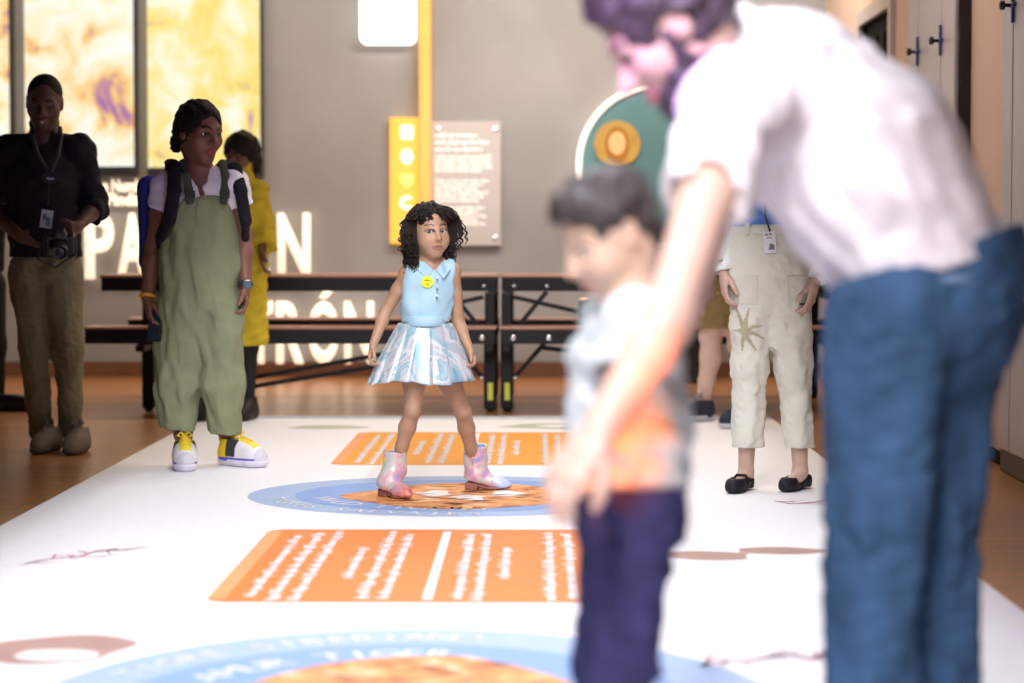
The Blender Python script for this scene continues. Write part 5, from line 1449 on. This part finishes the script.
F.ripple(.005, 85, 7, (1, 1, 1)); F.ripple(.002, 170, 8); F.cut(J(630, 482), Z); F.build('trousers', M_bp, boy)
for A in (aa, ab):
    h_ = V3(A[0] + .05, A[1] + .02, 0); shoe(boy, h_, h_ + fr * .2, M_tr2, M_tr2s, .2, .08, .085, h=.005, sole_z=.0042)

# ------------------------------------------------------------------ man bending in front
D0 = 4.1
dad = empty('person', (J(905, 800)[0], D0, 0), 'bearded man in a white t-shirt and blue jeans bending over in the foreground', 'person')
c = J(667, 27, -.18); Rh = basis(-88, -44, 0); s = 1.12; Rb = basis(-112); fr = Rb[:, 1]; Rr = Rb[:, 0]; lf = -Rr
sa, sb = J(733, 108, -.24), J(742, 88, .22)
ea, wa = J(668, 318, -.57), J(598, 432, -.66); eb, wb = J(690, 290, .22), J(640, 405, .06)
pel, che, nb = J(922, 268), J(790, 118), J(722, 52, -.04)
ha, ka, aa = J(890, 315, -.09), J(878, 495, -.12), J(868, 757, -.08)
hb, kb, ab = J(942, 305, .09), J(930, 500, .07), J(936, 752, .10)
F = Field(*bounds(c, ea, eb, wa, wb, ka, aa, ab, pad=.22), .0055)
head(F, c, Rh, s, False, 1.2, 1.02, neck=nb, rn=.06)
spn = nrm(pel - che); bk = nrm(np.cross(spn, lf)); bk = bk if bk[2] > 0 else -bk
trunk(F, pel, che, nb, sa, sb, bk, .95)
for S, E_, W in ((sa, ea, wa), (sb, eb, wb)): arm(F, S, E_, W, 1.08)
hand(F, wa, J(556, 486, -.70) - wa, nrm(V3(.5, .6, -.3)), nrm(V3(.3, .2, 1)) * -1, 1.0, .45, .8)
hand(F, wb, J(620, 455, .02) - wb, nrm(V3(.3, -.8, -.3)), V3(-1, 0, 0), 1.0, .5, .8)
leg(F, ha, ka, aa, 1.0, .03, -fr); leg(F, hb, kb, ab, 1.0, .03, -fr)
F.build('body', M_skin, dad, head_colours((.62, .43, .34), (.45, .15, .14), (.05, .03, .03), c, Rh, s))
eyes(dad, c, Rh, s, nrm(V3(-.6, -.1, -.8)))
q = lambda *l: c + Rh @ (V3(*l) * s)
M_hd = hair_mat('hair_dark', (.050, .035, .045))
F = Field(c - .24, c + .24, .0055)
skull_cap(F, c, Rh, s, .018); F.ell(q(0, .03, .10), V3(.06, .055, .028) * s, Rh, .03)
F.ell(q(0, .118, .0), V3(.074, .078, .100) * s, Rh, .012, '-')
for sg in (-1, 1): F.ell(q(sg * .085, .0, -.02), V3(.022, .032, .045) * s, Rh, .008, '-')
F.cut(q(0, -.06, -.07), -(Rh @ nrm(V3(0, .4, 1)))); F.ripple(.006, 110, 3); F.build('hair', M_hd, dad)
F = Field(c - .26, c + .26, .005)
F.ell(q(0, .028, -.075), V3(.069, .066, .062) * s, Rh, .02); F.ell(q(0, .062, -.108), V3(.042, .036, .036) * s, Rh, .02)
F.ell(q(0, .09, -.01), V3(.09, .078, .058) * s, Rh, .01, '-'); F.ell(q(0, .112, -.063), V3(.022, .022, .008) * s, Rh, .005, '-'); F.ripple(.004, 140, 5)
for sg in (-1, 1): F.cone(q(sg * .066, .022, -.05), q(sg * .072, .018, -.005), .012 * s, .008 * s, .012)
F.build('beard', M_hd, dad)
M_tw2 = cloth('tshirt_white', (.82, .80, .82), .85, .2)
lo, hi = bounds(sa, sb, ea, eb, J(930, 300), J(850, 20), J(1010, 240), pad=.22)
F = Field(lo, hi, .006)
C1, C2, C3 = J(790, 106), J(857, 160), J(932, 282)
F.chain([C1, C2, C3], [.174, .192, .174], .06, bk, 1.08)
for S in (sa, sb): F.cone(C1 + (S - C1) * .4, S + (C1 - S) * .1, .12, .088, .06); F.cone(nb + (C1 - nb) * .25, S, .075, .078, .05)
F.cone(nb + (C1 - nb) * .1, C1, .085, .14, .06)
for S, E_, t1 in ((sa, ea, .47), (sb, eb, .44)):
    e1 = S + (E_ - S) * t1; d = nrm(E_ - S); F.cone(S, e1, .092, .074, .035, fb=True); F.cone(e1 - d * .018, e1 + d * .12, .056, .058, .004, op='-')
F.ripple(.007, 34, 6); F.ripple(.006, 70, 7); F.cone(nb, nb + (c - nb) * .30, .088, .080, .03); F.cone(nb + (c - nb) * .18, nb + (c - nb) * .9, .066, .078, .01, op='-')
HN = nrm(RC @ V3(.31, -.95, 0)); F.cut(J(930, 272), HN)
F.build('tshirt', M_tw2, dad)
M_jn = mat('jeans_blue', (.036, .085, .165), .85, var=.35, scale=7, bump=.3, bscale=180, spec=.2, stretch=(1, 1, .5))
F = Field(*bounds(ha, hb, ka, kb, aa, ab, J(1000, 250), pad=.2), .0055)
up = J(938, 250)
F.cone(up, J(930, 300), .160, .165, .05, bk, 1.0); F.ell(J(954, 300), (.117, .13, .118), None, .06)
for H, K, A, r0, r1, r2 in ((ha, J(876, 500, -.12), aa, .123, .091, .076), (hb, J(931, 500, .07), ab, .130, .091, .076)):
    F.cone(H, K, r0, r1, .045); F.cone(K, A - Z * .03, r1, r2, .03)
F.ripple(.007, 60, 31, (1, 1, .8)); F.ripple(.003, 120, 32)
F.cut(aa - Z * .02, -Z); F.cut(J(930, 252), -HN)
jn = F.build('jeans', M_jn, dad)
M_jl = cloth('jeans_seam', (.16, .26, .40), .8)
pk = J(958, 290, -.165)
ax = nrm(J(991, 282, -.15) - J(930, 281, -.15))
MB().tube([J(928, 281, -.158), J(958, 279, -.168), J(988, 281, -.12)], .008, 8).build('pocket_edge', M_jl, jn, True)
MB().tube([J(922, 270, -.16), J(919, 330, -.175), J(905, 420, -.17), J(893, 520, -.165)], .006, 8).build('side_seam', M_jl, jn, True)
for A, dx in ((aa, 0), (ab, 0)):
    h_ = V3(A[0] + .09, A[1] - .02, 0); shoe(dad, h_, h_ + fr * .29, M_shb, M_shs, .29, .11, .11, h=.006, sole_z=.0042)
